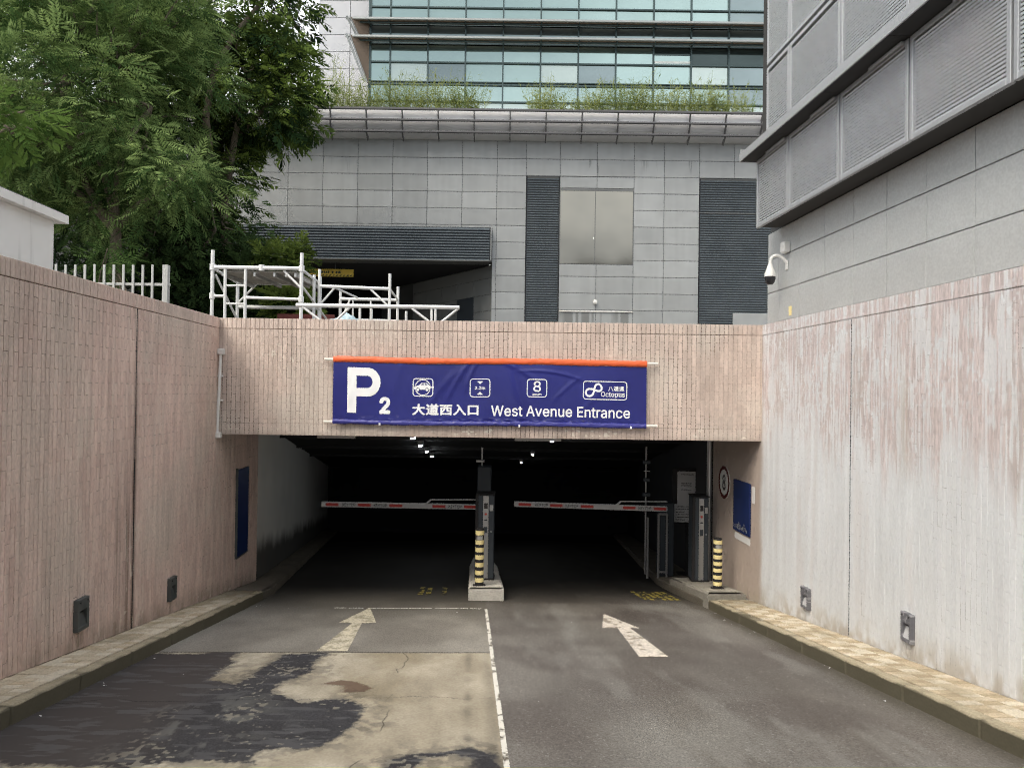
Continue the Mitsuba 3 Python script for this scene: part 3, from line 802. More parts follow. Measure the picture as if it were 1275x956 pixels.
def grid_sheet(x0, x1, z0, z1, nx, nz, depth):
    X, Z = np.meshgrid(np.linspace(x0, x1, nx), np.linspace(z0, z1, nz), indexing='ij')
    Yv = BNY - depth(X, Z)
    v = np.stack([X, Yv, Z + banner_edge(X, 1)], -1).reshape(-1, 3)
    i = np.arange(nx * nz).reshape(nx, nz)
    a, b, c, d = i[:-1, :-1].ravel(), i[1:, :-1].ravel(), i[1:, 1:].ravel(), i[:-1, 1:].ravel()
    return v, np.vstack([np.stack([a, b, c], 1), np.stack([a, c, d], 1)])


bn = whole('banner', grid_sheet(BNX0, BNX1, 1.135, 1.945, 260, 70, banner_bulge), 'mat_vinyl_blue', 'dark blue vinyl banner with white lettering hung across the pink tiled beam', 'banner', smooth=True)


def hem(z, r, amp, seed, x0=BNX0, x1=BNX1):
    """A sleeve of vinyl round a hanging pole, puckered along its length."""
    n, m = 420, 14
    xs = np.linspace(x0, x1, n)
    t = np.arange(m) * 2 * np.pi / m
    X, Tt = np.meshgrid(xs, t, indexing='ij')
    q = np.stack([X * 16 + 3 * np.sin(Tt), 2 * np.cos(Tt), 2 * np.sin(Tt)], -1)
    R = r * (1 + amp * (meshkit.fbm(q, 3, seed) - .5))
    v = np.stack([X, BNY - .004 - .62 * R * np.cos(Tt), z + banner_edge(X, 1) + R * np.sin(Tt)], -1).reshape(-1, 3)
    i = np.arange(n * m).reshape(n, m)
    j = np.roll(i, -1, axis=1)
    a, b, c, d = i[:-1].ravel(), i[1:].ravel(), j[1:].ravel(), j[:-1].ravel()
    return v, np.vstack([np.stack([a, b, c], 1), np.stack([a, c, d], 1)])


add('hem', hem(1.985, .041, .55, 2), 'mat_vinyl_orange', bn, smooth=True, label='orange sleeve along the top edge of the banner')
add('hem', hem(1.118, .032, 1.0, 5), 'mat_vinyl_hem', bn, smooth=True, label='puckered blue sleeve along the bottom edge of the banner')
for z in (1.985, 1.118):
    for x0, x1 in ((BNX0 - .125, BNX0 + .01), (BNX1 - .01, BNX1 + .155)):
        add('pole_end', MB().tube([x0, BNY, z], [x1, BNY, z], .019, 12), 'mat_pole_white', bn)
ties = MB()
for x in (-1.83, .11, 1.66):
    ties.box([x - .012, BNY - .05, 1.075], [x + .012, BNY + .06, 1.11], .004)
add('cable_tie', ties, 'mat_print_white', bn)


def print_on(poly, name, lift=.0045):
    """A printed shape, cut fine enough to follow the vinyl."""
    out = MB()
    for g in getattr(poly, 'geoms', [poly]):
        if g.area < 1e-7:
            continue
        v, f = trimesh.creation.triangulate_polygon(g, engine='earcut')
        v3 = np.column_stack([v, np.zeros(len(v))])
        if g.area > .002 or max(g.bounds[2] - g.bounds[0], g.bounds[3] - g.bounds[1]) > .12:
            v3, f = trimesh.remesh.subdivide_to_size(v3, f, .022, max_iter=12)
        x, z = v3[:, 0], v3[:, 1]
        out.add(np.stack([x, BNY - banner_bulge(x, z) - lift, z + banner_edge(x, 1)], -1), f)
    return add(name, out, 'mat_print_white', bn)


def letters(text, height, bold=False):
    m = meshkit.text_mesh(text, height, .002, bold)
    v, f = np.array(m.vertices), np.array(m.faces)
    top = v[f][:, :, 2].min(1) > .001
    from shapely import polygons
    return unary_union([Polygon(t) for t in v[f[top]][:, :, :2]]).buffer(.0004)


def put(poly, x0, z0, width=None, height=None):
    b = poly.bounds
    sx = width / (b[2] - b[0]) if width else 1
    sy = height / (b[3] - b[1]) if height else sx
    if not width:
        sx = sy
    return affinity.affine_transform(poly, [sx, 0, 0, sy, x0 - b[0] * sx, z0 - b[1] * sy])


PXM = BNX1 - BNX0


def bx(px):       # position along the banner, from its left edge (0) to its right edge (1)
    return BNX0 + PXM * px


def ring_box(x0, x1, z0, z1, r, w):
    b = sbox(x0, z0, x1, z1).buffer(-r).buffer(r, 16)
    return b.difference(b.buffer(-w))


def han(text, size, weight=0):
    out = []
    for n, ch in enumerate(text):
        for rings in GLYPHS[ch]:
            out.append(affinity.translate(Polygon(rings[0], rings[1:]), n * 205, 0))
    p = unary_union(out).buffer(weight)
    return affinity.scale(p, size / 186, size / 186, origin=(0, 0))


# big P with its index 2 (rebuilt from strokes: a stem and a bowl)
P_ = unary_union([sbox(0, 0, .155, .70), sbox(.10, .255, .36, .70).union(Point(.345, .4775).buffer(.2225, 32))]).difference(sbox(.155, .385, .33, .575).union(Point(.335, .48).buffer(.095, 32).intersection(sbox(.33, 0, 1, 1))))
print_on(put(P_, bx(.046), 1.245, .46, .63), 'lettering')
print_on(put(letters('2', .2, True).buffer(.008), bx(.149), 1.24, .15, .235), 'lettering')
print_on(put(letters('West Avenue Entrance', .11).buffer(.0018), bx(.505), 1.222, 1.935, .150), 'lettering')
print_on(put(han('大道西入口', .16, 4.5), bx(.253), 1.232, .925, .160), 'lettering')
# the pictograms in their rounded frames
x0 = bx(.254)
print_on(ring_box(x0, x0 + .285, 1.49, 1.745, .045, .012), 'pictogram')
cx, cz = x0 + .1425, 1.6175
car = Polygon([(-.118, -.03), (-.125, .0), (-.09, .022), (-.05, .03), (-.02, .062), (.06, .062), (.085, .03), (.105, .03), (.105, -.03)])
car = car.difference(unary_union([Polygon([(-.028, .033), (-.008, .052), (.02, .052), (.02, .033)]), Polygon([(.03, .033), (.03, .052), (.054, .052), (.068, .033)])])).difference(unary_union([Point(-.068, -.032).buffer(.026), Point(.058, -.032).buffer(.026)])).union(unary_union([Point(-.068, -.034).buffer(.019), Point(.058, -.034).buffer(.019)]))
car = unary_union([car, sbox(.10, -.006, .148, .012), Point(.142, .003).buffer(.014), Point(0, 0).buffer(.112, 32).difference(Point(0, 0).buffer(.100, 32)).difference(car.buffer(.008))])
print_on(affinity.translate(car, cx - .003, cz), 'pictogram')
x0 = bx(.436)
print_on(ring_box(x0, x0 + .285, 1.485, 1.745, .045, .012), 'pictogram')
cx = x0 + .1425
print_on(unary_union([Polygon([(cx - .042, 1.708), (cx + .042, 1.708), (cx, 1.668)]), Polygon([(cx - .042, 1.522), (cx + .042, 1.522), (cx, 1.562)])]), 'pictogram')
print_on(put(letters('2.2m', .05).buffer(.0012), cx - .072, 1.592, .144, .046), 'lettering')
x0 = bx(.618)
print_on(ring_box(x0, x0 + .282, 1.49, 1.745, .045, .012), 'pictogram')
print_on(put(letters('8', .13).buffer(.002), x0 + .089, 1.566, .108, .150), 'lettering')
print_on(put(letters('km/h', .03).buffer(.001), x0 + .080, 1.512, .124, .036), 'lettering')
x0 = bx(.797)
print_on(ring_box(x0, x0 + .615, 1.475, 1.735, .045, .012), 'pictogram')
t = np.linspace(0, 2 * np.pi, 90)
lem = np.stack([np.cos(t) / (1 + np.sin(t) ** 2), 1.05 * np.sin(t) * np.cos(t) / (1 + np.sin(t) ** 2)], -1) * np.array([.128, .135])
lem[:, 0] *= np.where(lem[:, 0] < 0, 1.0, .84)
ca, sa = math.cos(.52), math.sin(.52)
lem = lem @ np.array([[ca, sa], [-sa, ca]])
loop = LineString(lem).buffer(.0135, 12)
print_on(affinity.translate(loop, x0 + .158, 1.612), 'emblem')
print_on(put(han('八達通', .07, 2), x0 + .350, 1.600, .225, .070), 'lettering')
print_on(put(letters('Octopus', .07).buffer(.0012), x0 + .250, 1.502, .335, .088), 'lettering')

# ---------------------------------------------------------------- conduit down the left corner of the beam
k = thing('conduit', 'thin white plastic conduit between two small boxes at the left end of the beam', 'conduit')
cx0 = LW - SKEW * BEAM_Y
add('pipe', MB().path([[cx0 + .045, 10.655, 2.06], [cx0 + .04, 10.65, 1.8], [cx0 + .035, 10.65, 1.55], [cx0 + .02, 10.655, 1.25], [cx0 + .012, 10.66, .93]], [.021] * 5, 10), 'mat_white_plastic', k)
add('junction_box', MB().box([cx0 + .01, 10.61, 2.03], [cx0 + .095, 10.695, 2.115], .01), 'mat_white_plastic', k)
add('junction_box', MB().box([cx0 - .012 + .006, 10.61, .87], [cx0 + .065, 10.695, .95], .008), 'mat_white_plastic', k)
cl = MB()
for z in (1.72, 1.38):
    cl.box([cx0 + .005, 10.64, z], [cx0 + .075, 10.70, z + .025], .004)
add('clip', cl, 'mat_white_plastic', k)

# ---------------------------------------------------------------- signs on the walls in the mouth
frL = lambda Y, z: frame_of(S(LW, Y, z), ALONG, UP, ACROSS)
frR = lambda Y, z: frame_of(S(RW, Y, z), ALONG, UP, -ACROSS)
k = thing('wall_sign', 'tall narrow-looking dark blue sign on the left wall under the beam', 'sign')
add('board', MB().box([0, 0, .012], [.56, 1.33, .035], .004, frL(11.57, -1.0)), 'mat_sign_blue', k)
add('edge', MB().box([-.02, -.02, .004], [.0, 1.35, .04], .003, frL(11.57, -1.0)).box([.0, -.02, .004], [.58, -.001, .039], .003, frL(11.57, -1.0)), 'mat_slate_lamp', k)
k = thing('wall_sign', 'dark blue sign on the right wall under the beam, with a white label below it', 'sign')
f_ = frR(11.055, -.49)
add('board', MB().box([0, 0, .012], [.69, .77, .035], .004, f_), 'mat_sign_blue', k)
li = MB()
for n in range(11):
    li.box([.66 - .055 * n - rng.uniform(.01, .03), .04, .0352], [.66 - .055 * n, .05 + rng.uniform(.02, .12), .0365], 0, f_)
add('print_row', li, 'mat_steel', k)
add('label_strip', MB().box([.02, -.13, .008], [.66, -.03, .016], .002, f_), 'mat_paper', k)
k = whole('wall_notice', MB().box([-.14, .50, .006], [-.03, .74, .014], .002, f_), 'mat_paper', 'small white notice beside the top corner of the blue sign on the right wall', 'notice')
k = thing('speed_sign', 'round white sign with a ring and an 8 on the right wall', 'sign')
f_ = frR(12.235, .165)
disc = Point(0, 0).buffer(.26, 32)
add('disc', MB().extrude(disc, .012, frame_of(S(RW, 12.235, .165) - ACROSS * .004, ALONG, UP, -ACROSS)), 'mat_white_plastic', k)
add('ring', MB().extrude(disc.difference(Point(0, 0).buffer(.205, 32)), .003, frame_of(S(RW, 12.235, .165) - ACROSS * .0165, ALONG, UP, -ACROSS)), 'mat_dark_red', k)
m8 = letters('8', .2, True)
m8 = put(m8, -.075, -.125, .15, .25)
add('lettering', MB().extrude(affinity.scale(m8, -1, 1, origin=(0, 0)), .003, frame_of(S(RW, 12.235, .165) - ACROSS * .0165, ALONG, UP, -ACROSS)), 'mat_ink', k)
whole('drain_pipe', MB().tube(S(4.01, 12.93, zr(12.93)), S(4.01, 12.93, 1.0), .045, 14), 'mat_steel', 'slim grey pipe running up behind the right-hand machine', 'pipe')


# ---------------------------------------------------------------- machines, barriers, bollards
def bollard(s, Y, base, label, q=1.0):
    k = thing('bollard', label, 'bollard', 'black and yellow banded bollards')
    o = S(s, Y, float(zr(Y)) + base)
    add('post', MB().lathe([(.066, 0), (.064, .86 * q), (.058, .885 * q), (.0, .89 * q)], o), 'mat_black', k, smooth=40)
    add('base_plate', MB().lathe([(.10, 0), (.10, .012), (.076, .018)], o), 'mat_black', k)
    for z in (.06, .175, .295, .41, .525, .64, .785):
        z *= q
        add('band', MB().lathe([(.0655, z), (.0675, z + .002), (.0671, z + .066 * q), (.064, z + .068 * q)], o), 'mat_yellow_band', k, smooth=40)
    a = np.linspace(-2.3, -.75, 9)
    v = np.array([[.069 * math.cos(x), .069 * math.sin(x), z] for x in a for z in (.715 * q, .775 * q)]) + o
    f = [[2 * i, 2 * i + 2, 2 * i + 3] for i in range(8)] + [[2 * i, 2 * i + 3, 2 * i + 1] for i in range(8)]
    add('sticker', (v, np.array(f)), 'mat_steel', k)
    return k


bollard(.125, 11.82, .20, 'black and yellow banded bollard on the island between the lanes')
bollard(3.72, 11.55, .235, 'black and yellow banded bollard on the concrete plinth by the right wall', .86)


def ticket_machine(X0, X1, Y, base, top, label):
    k = thing('ticket_machine', label, 'ticket machine', 'ticket machines at the two entry lanes')
    zb = float(zr(Y)) + base
    w = X1 - X0
    add('cabinet', MB().box([X0, Y, zb + .0], [X1, Y + .34, top], .012), 'mat_cabinet_dark', k)
    add('front_panel', MB().box([X0 + .36 * w, Y - .012, zb + .02], [X0 + .68 * w, Y - .0005, top - .01], .004), 'mat_steel', k)
    add('side_fin', MB().box([X0 - .02, Y - .03, zb + .0], [X0 + .10 * w, Y - .001, top + .005], .004), 'mat_black', k)
    add('top_cap', MB().box([X0 - .01, Y - .02, top + .0005], [X1 + .01, Y + .35, top + .022], .005), 'mat_black', k)
    add('display', MB().box([X0 + .42 * w, Y - .018, top - .22], [X0 + .63 * w, Y - .0125, top - .13], .002), 'mat_black_gloss', k)
    add('button', MB().tube([X0 + .52 * w, Y - .012, top - .31], [X0 + .52 * w, Y - .022, top - .31], .018, 14), 'mat_red', k)
    add('speaker_grille', MB().box([X0 + .74 * w, Y - .006, top - .26], [X0 + .94 * w, Y - .001, top - .16], .002), 'mat_steel', k)
    add('lock', MB().tube([X0 + .84 * w, Y - .001, top - .60], [X0 + .84 * w, Y - .008, top - .60], .012, 12), 'mat_steel', k)
    add('plinth_collar', MB().box([X0 - .015, Y - .02, zb - .0], [X1 + .015, Y + .36, zb + .03], .004), 'mat_black', k)
    add('card_slot', MB().box([X0 + .44 * w, Y - .017, top - .42], [X0 + .60 * w, Y - .0125, top - .40], .001).box([X0 + .42 * w, Y - .018, top - .62], [X0 + .62 * w, Y - .0125, top - .52], .002), 'mat_cabinet_dark', k)
    return k


ticket_machine(-.555, -.265, 12.62, .20, -.145, 'dark upright ticket machine with a bright metal strip, on the island between the lanes')
ticket_machine(2.985, 3.235, 12.45, .235, -.115, 'dark upright ticket machine with a bright metal strip, by the right wall')


def barrier(xp, xe, Y, zp, za, base_s, label, parts):
    """A boom gate: its cabinet, a long arm with red blocks, and the folding rod above it."""
    k = thing('barrier_gate', label, 'barrier', 'boom barriers closed across the lanes')
    L = xp - xe
    r = (zp - za) / L
    def fr(v):
        v = np.asarray(v, float).copy()
        v[:, 2] += zp - r * (xp - v[:, 0])
        return v
    add('arm', MB().box([xe, Y, -.05], [xp, Y + .04, .05], .008, fr), 'mat_arm', k)
    for u0 in (.03, .235, .435, .71, .91):
        add('red_block', MB().box([xe + u0 * L, Y - .004, -.026], [xe + (u0 + .082) * L, Y - .0005, .026], 0, fr), 'mat_red', k)
    for u0 in (.135, .335, .81):
        m = meshkit.text_mesh('KEYTOP', .05, .002, True)
        v = np.array(m.vertices)
        w = v[:, 0].max()
        q = np.stack([xe + u0 * L + v[:, 0] * (.085 * L / w), Y - .0015 - v[:, 2], v[:, 1] - .024], -1)
        add('lettering', (fr(q), np.array(m.faces)), 'mat_ink', k)
    xb = xe + .655 * L
    rod = MB().tube(fr([[xb, Y + .02, .0]])[0], fr([[xb + .07 * L * .6, Y + .02, .115]])[0], .018, 8).tube(fr([[xb + .07 * L * .6, Y + .02, .115]])[0], fr([[xp, Y + .02, .135]])[0], .012, 8)
    add('folding_rod', rod, 'mat_arm', k)
    return k


kb = barrier(-.60, -3.52, 14.2, -.585, -.572, 0, 'closed boom barrier with red blocks across the left lane', None)
zi = float(zr(14.3)) + .19
add('cabinet', MB().box([-.62, 14.26, zi], [-.37, 14.66, .155], .01), 'mat_cabinet_dark', kb)
add('sensor_mast', MB().tube([-.55, 14.5, .15], [-.55, 14.5, .50], .018, 8).box([-.66, 14.42, .22], [-.5, 14.5, .27], .008), 'mat_steel', kb)
kb = barrier(2.92, .067, 14.2, -.575, -.52, 0, 'closed boom barrier with red blocks across the right lane', None)
zi = float(zr(14.3)) + .13
add('cabinet', MB().box([2.80, 14.26, zi], [3.06, 14.62, -.48], .01), 'mat_cabinet_dark', kb)
k = thing('guard_frame', 'pale tubular guard frame standing beside the right barrier', 'guard rail')
for a, b in (((2.545, zi), (2.545, -.72)), ((2.745, zi), (2.745, -.66)), ((2.90, zi), (2.90, -.66))):
    add('post', MB().tube([a[0], 14.12, a[1]], [b[0], 14.12, b[1]], .022, 10), 'mat_dull_tube', k)
add('cross_bar', MB().tube([2.745, 14.12, zi + .12], [2.90, 14.12, zi + .12], .02, 8).tube([2.745, 14.12, -.66], [2.90, 14.12, -.66], .022, 8), 'mat_dull_tube', k)
k = thing('camera_mast', 'thin mast with three small camera heads above the right barrier', 'camera mast')
add('mast', MB().tube([2.56, 14.45, zi], [2.56, 14.45, .56], .017, 8), 'mat_steel', k)
for z, w in ((.27, .07), (-.06, .06), (-.34, .07)):
    add('camera_head', MB().box([2.56 - w, 14.36, z - .035], [2.56 + w, 14.44, z + .035], .01).tube([2.53, 14.355, z], [2.53, 14.362, z], .026, 12), 'mat_cabinet_dark', k)
add('label_plate', MB().box([2.50, 14.353, .10], [2.62, 14.3595, .116], .001), 'mat_paper', k)
k = thing('notice_board', 'dark notice board with two white sheets behind the right-hand machine', 'notice board')
add('board', MB().box([3.10, 14.62, -.90], [3.72, 14.67, .145], .008), 'mat_black', k)
add('leg', MB().box([3.36, 14.63, float(zr(14.65)) + .13], [3.42, 14.66, -.901], .004), 'mat_black', k)
add('foot', MB().box([3.22, 14.5, float(zr(14.65)) + .13], [3.56, 14.8, float(zr(14.65)) + .16], .006), 'mat_black', k)
add('sheet', MB().box([3.19, 14.611, -.545], [3.535, 14.6185, .085], 0), 'mat_paper', k, label='tall white notice, the upper sheet on the board')
add('sheet', MB().box([3.13, 14.60, -.88], [3.47, 14.609, -.535], 0), 'mat_paper', k, label='white printed sheet with text lines, the lower one on the board')
ln = MB()
for i in range(6):
    ln.box([3.16, 14.597, -.59 - .05 * i], [3.44 - (.1 if i % 3 == 2 else 0), 14.5995, -.578 - .05 * i])
for i, z in enumerate((.02, -.15, -.19, -.27)):
    ln.box([3.26, 14.608, z], [3.46 if i else 3.5, 14.6105, z + .014])
add('print_row', ln, 'mat_ink', k, kind='stuff')


# ---------------------------------------------------------------- grey podium building across the street
FY = 26.0
pod = thing('podium_building', 'long grey panelled podium building behind the entrance, with dark louvres and a planted ledge', 'building')
body = MB()
body.box([-26, FY + .03, 7.10], [14, FY + .5, 10.3])
body.box([-26, FY + .03, 5.955], [-.7305, FY + .56, 7.0985])
body.box([-.73, FY + .03, GROUND - .3], [14, FY + .5, 7.095])
body.box([-26, FY + .03, GROUND - .3], [-13, FY + .5, 7.095])
add('wall', body, 'mat_joint', pod)
ROWS = [GROUND, 2.66, 3.23, 3.80, 4.37, 4.94, 5.51, 6.08, 6.65, 7.22, 7.79, 8.36, 8.93, 9.506, 10.16]
PIECE = lambda x0, x1, z0, z1, y=FY, d=.03, c=.004: MB().box([x0 + .007, y - .0, z0 + .007], [x1 - .007, y + d - .001, z1 - .007], c)


def panel(x0, x1, z0, z1):
    j = float(rng.normal(0, .0025))
    add('panel', PIECE(x0, x1, z0, z1, FY + j), ['mat_panel', 'mat_panel', 'mat_panel_b', 'mat_panel_c'][rng.integers(4)], pod)


LEFTC = [-.605 - 1.19 * n for n in range(0, 12)]
for z0, z1 in zip(ROWS[:-1], ROWS[1:]):
    for x1, x0 in zip(LEFTC[:-1], LEFTC[1:]):
        if z1 <= 7.20:
            continue
        panel(x0, x1, max(z0, 7.12), z1)
    if z1 <= 7.25:
        panel(-.745, -.605, z0, min(z1, 7.22))
    panel(-.605, .395, z0, z1)
    if z0 >= 8.9:
        for x0, x1 in ((.395, 1.55), (1.55, 2.815), (2.815, 4.08), (4.08, 5.11), (5.11, 6.31), (6.31, 7.5), (7.5, 8.7), (8.7, 9.9), (9.9, 11.1)):
            panel(x0, x1, z0, z1)
    else:
        panel(4.08, 5.11, z0, z1); panel(5.11, 6.31, z0, z1)
        if z1 < 6.0:
            zz1 = min(z1, 5.94)
            panel(1.55, 2.815, z0, zz1); panel(2.815, 4.08, z0, zz1)
        panel(9.9, 11.1, z0, z1)
panel(1.55, 2.815, 5.51, 5.93); panel(2.815, 4.08, 5.51, 5.93)
panel(1.55, 2.815, 8.53, 8.92); panel(2.815, 4.08, 8.53, 8.92)
add('sill', MB().box([1.56, FY - .05, 4.30], [4.07, FY - .004, 4.335], .006), 'mat_white_paint', pod)
wnd = add('window', MB().box([1.55, FY + .001, 8.44], [4.08, FY + .02, 8.525], .004).box([1.545, FY - .002, 5.94], [1.575, FY + .03, 8.435], .003).box([4.05, FY - .002, 5.94], [4.085, FY + .03, 8.435], .003).box([2.755, FY + .004, 5.94], [2.775, FY + .028, 8.435], .003), 'mat_dark_alu', pod)
add('pane', MB().box([1.578, FY + .012, 5.945], [2.753, FY + .022, 8.436]), 'mat_mirror', wnd)
add('pane', MB().box([2.777, FY + .012, 5.945], [4.048, FY + .022, 8.436]), 'mat_mirror', wnd)
add('latch', MB().box([2.70, FY - .006, 6.78], [2.735, FY + .0115, 6.86], .003), 'mat_white_plastic', wnd)
add('light_fitting', MB().lathe([(.0, .1), (.05, .09), (.075, .0), (.05, -.05), (0, -.06)], [2.79, FY - .09, 4.62], 16).box([2.77, FY - .09, 4.66], [2.81, FY - .003, 4.70]), 'mat_white_plastic', pod, smooth=40)


def louvre(x0, x1, z0, z1, pitch, parent, y=FY, name='louvre', depth=.07):
    k = add(name, MB().box([x0, y + .06, z0], [x1, y + .08, z1]).box([x0 - .0, y - .01, z0], [x0 + .03, y + .059, z1], .003).box([x1 - .03, y - .01, z0], [x1, y + .059, z1], .003), 'mat_louvre_back', parent)
    m = MB()
    z = z0
    while z < z1 - pitch * .5:
        v = np.array([[x0 + .032, y - .012, z], [x0 + .032, y + .05, z + pitch * .82], [x0 + .032, y + .058, z + pitch * .80], [x0 + .032, y - .004, z - .014],
                      [x1 - .032, y - .012, z], [x1 - .032, y + .05, z + pitch * .82], [x1 - .032, y + .058, z + pitch * .80], [x1 - .032, y - .004, z - .014]])
        m.add(v, np.array([[0, 1, 5], [0, 5, 4], [3, 0, 4], [3, 4, 7], [2, 3, 7], [2, 7, 6], [1, 2, 6], [1, 6, 5], [0, 3, 2], [0, 2, 1], [4, 5, 6], [4, 6, 7]]))
        z += pitch
    add('slats', m, 'mat_louvre', k, kind='stuff')
    return k


louvre(.40, 1.545, GROUND, 8.92, .083, pod)
lv = louvre(6.315, 9.89, GROUND, 8.92, .083, pod)
add('rail', MB().box([6.32, FY - .02, 7.72], [9.88, FY - .013, 7.745]), 'mat_dark_alu', lv)
add('infill_panel', MB().box([7.49, FY - .04, 3.0], [9.2, FY - .015, 4.33], .005).box([7.45, FY - .05, 3.86], [9.2, FY - .041, 3.90], .003), 'mat_panel', pod)
# louvred fascia over the car park opening, and what is under it
fa = louvre(-13.0, -.79, 5.97, 7.09, .093, pod, FY - .30, 'fascia')
add('end_cap', MB().box([-.788, FY - .31, 5.975], [-.760, FY - .002, 7.085], .004), 'mat_panel', fa)
add('lower_edge', MB().box([-13.0, FY - .33, 5.93], [-.79, FY + .0, 5.965], .004), 'mat_dark_alu', fa)
void = MB()
void.box([-13.2, FY + .5, 5.97], [-.9, 42, 6.2]).box([-16, 41.5, GROUND - .2], [2.5, 41.8, 6.2]).box([-13.4, FY + .5, GROUND - .2], [-13.1, 41.5, 6.2])
add('undercroft', void, 'mat_void', pod)
# the splayed side wall of the opening
sa_ = np.array([-1.45, 2.1, 0]) / math.hypot(1.45, 2.1)
sn_ = np.array([-sa_[1], sa_[0], 0])
fs = frame_of((-.75, FY + .52, 0), sa_, UP, sn_)
add('side_wall', MB().box([0, GROUND - .2, -.2], [9, 5.96, -.02], 0, fs), 'mat_joint', pod)
for i in range(5):
    for z0, z1 in zip(ROWS[:7], ROWS[1:8]):
        if 1 <= i <= 1 and z1 < 5.0:
            continue
        add('panel', MB().box([i * 1.19 + .007, z0 + .007, -.019], [(i + 1) * 1.19 - .007, min(z1, 5.93) - .007, .003], .004, fs), 'mat_shade_panel', pod)
add('door', MB().box([1.21, GROUND, -.018], [2.36, 5.0, -.004], .004, fs), 'mat_cabinet_dark', pod)
k = whole('warning_board', MB().box([-9.2, 26.9, 5.80 - .27], [-5.65, 26.94, 6.06 - .27], .004), 'mat_yellow_sign', 'long yellow height warning board hanging in the dark opening under the louvred fascia', 'sign')
m = MB()
for i in range(28):
    m.add(np.array([[-9.15 + .125 * i, 26.897, 5.54], [-9.09 + .125 * i, 26.897, 5.54], [-9.05 + .125 * i, 26.897, 5.595], [-9.11 + .125 * i, 26.897, 5.595]]), np.array([[0, 1, 2], [0, 2, 3]]))
add('stripes', m, 'mat_ink', k, kind='stuff')
m = MB()
x = -8.9
while x < -6.1:
    w = rng.uniform(.03, .09)
    m.box([x, 26.895, 5.64], [x + w, 26.8985, 5.64 + rng.uniform(.06, .10)])
    x += w + rng.choice([.025, .025, .09])
add('print_row', m, 'mat_ink', k, kind='stuff')
add('hanger', MB().tube([-8.9, 26.92, 5.79], [-8.9, 26.92, 5.966], .012, 6), 'mat_dark_alu', k)
add('hanger', MB().tube([-6.3, 26.92, 5.79], [-6.3, 26.92, 5.966], .012, 6), 'mat_dark_alu', k)
k = thing('pendant_lamp', 'small pale pendant lamp hanging in the dark opening above the yellow board', 'lamp')
add('shade', MB().box([-7.18, 27.85, 6.165 - .02], [-6.66, 28.0, 6.19], .01), 'mat_steel', k)
add('rod', MB().tube([-6.92, 27.92, 6.19], [-6.92, 27.92, 6.5], .012, 6), 'mat_steel', k)

# the eaves: a curved band with three dark rails on brackets
CX0, CX1 = -22, 12.5
prof = [(FY + .0, 10.12), (FY - .28, 10.13), (FY - .55, 10.20), (FY - .70, 10.32), (FY - .78, 10.50), (FY - .72, 10.86), (FY - .4, 10.90), (FY + .6, 10.90), (FY + .6, 10.12)]
n = len(prof)
v = np.array([[x, y, z] for x in (CX0, CX1) for y, z in prof])
f = [[i, (i + 1) % n, n + (i + 1) % n] for i in range(n)] + [[i, n + (i + 1) % n, n + i] for i in range(n)]
ev = add('eaves', (v, np.array(f)), 'mat_cornice', pod, smooth=50)
for y, z, h in ((FY - .92, 10.86, .07), (FY - .90, 10.50, .06), (FY - .83, 10.14, .06)):
    add('rail', MB().box([CX0, y - .05, z - h], [CX1, y + .05, z], .008), 'mat_rail', ev)
for i in range(29):
    x = -21.6 + 1.19 * i
    for (ya, za), (yb, zb) in (((FY - .92, 10.80), (FY - .785, 10.60)), ((FY - .90, 10.45), (FY - .69, 10.27)), ((FY - .83, 10.09), (FY - .50, 10.0))):
        if -9 < x < 9:
            add('bracket', MB().add(np.array([[x + a, y, z] for a in (-.018, .018) for y, z in ((ya - .03, za), (ya + .03, za + .03), (yb + .06, zb + .02), (yb, zb - .12))]),
                                    np.array([[0, 1, 2], [0, 2, 3], [4, 6, 5], [4, 7, 6], [0, 4, 5], [0, 5, 1], [1, 5, 6], [1, 6, 2], [2, 6, 7], [2, 7, 3], [3, 7, 4], [3, 4, 0]])), 'mat_rail', ev)
add('roof', MB().box([CX0, FY + .6, 10.5], [CX1, 40, 10.88]), 'mat_concrete', pod)
add('planter_edge', MB().box([CX0, FY + .9, 10.88], [CX1, FY + 1.0, 11.0], .006), 'mat_rail', pod)

# ---------------------------------------------------------------- glass office building above
GY = 31.0
gl = thing('office_building', 'glass office building with horizontal sunshade fins rising behind the podium', 'building')
add('core', MB().box([-5.97, GY + .12, 10.5], [16, GY + 6, 26]), 'mat_void', gl)
GC = [-5.956, -5.15] + [-5.15 + 1.535 * n for n in range(1, 12)]
GR = [10.9, 12.2, 12.94, 13.33, 14.03, 14.93, 15.66, 15.96, 16.44, 16.66, 17.18, 18.0, 18.9, 19.8, 20.7]
mull = MB()
for i, (x0, x1) in enumerate(zip(GC[:-1], GC[1:])):
    for j, (z0, z1) in enumerate(zip(GR[:-1], GR[1:])):
        if z1 - z0 < .32 and j in (6, 8):
            m_ = 'mat_mullion'
        elif j in (1, 2):
            m_ = 'mat_glass_c'
        elif j == 7:
            m_ = 'mat_glass_b'
        elif i >= 10 and j < 11:
            m_ = 'mat_glass_b'
        else:
            m_ = ['mat_glass_a', 'mat_glass_a', 'mat_glass_b', 'mat_glass_c'][(i * 7 + j * 5 + i * j) % 4] if j in (4,) else 'mat_glass_a'
        t_ = rng.normal(0, .0035, 2)
        v, f = MB().box([x0 + .028, GY + .05, z0 + .026], [x1 - .028, GY + .062, z1 - .026]).mesh()
        v[:, 1] += (v[:, 0] - x0) * t_[0] + (v[:, 2] - z0) * t_[1]
        add('pane', (v, f), m_, gl)
for x in GC:
    add('mullion', MB().box([x - .03, GY - .04, 10.9], [x + .03, GY + .1, 20.7], .006), 'mat_mullion', gl)
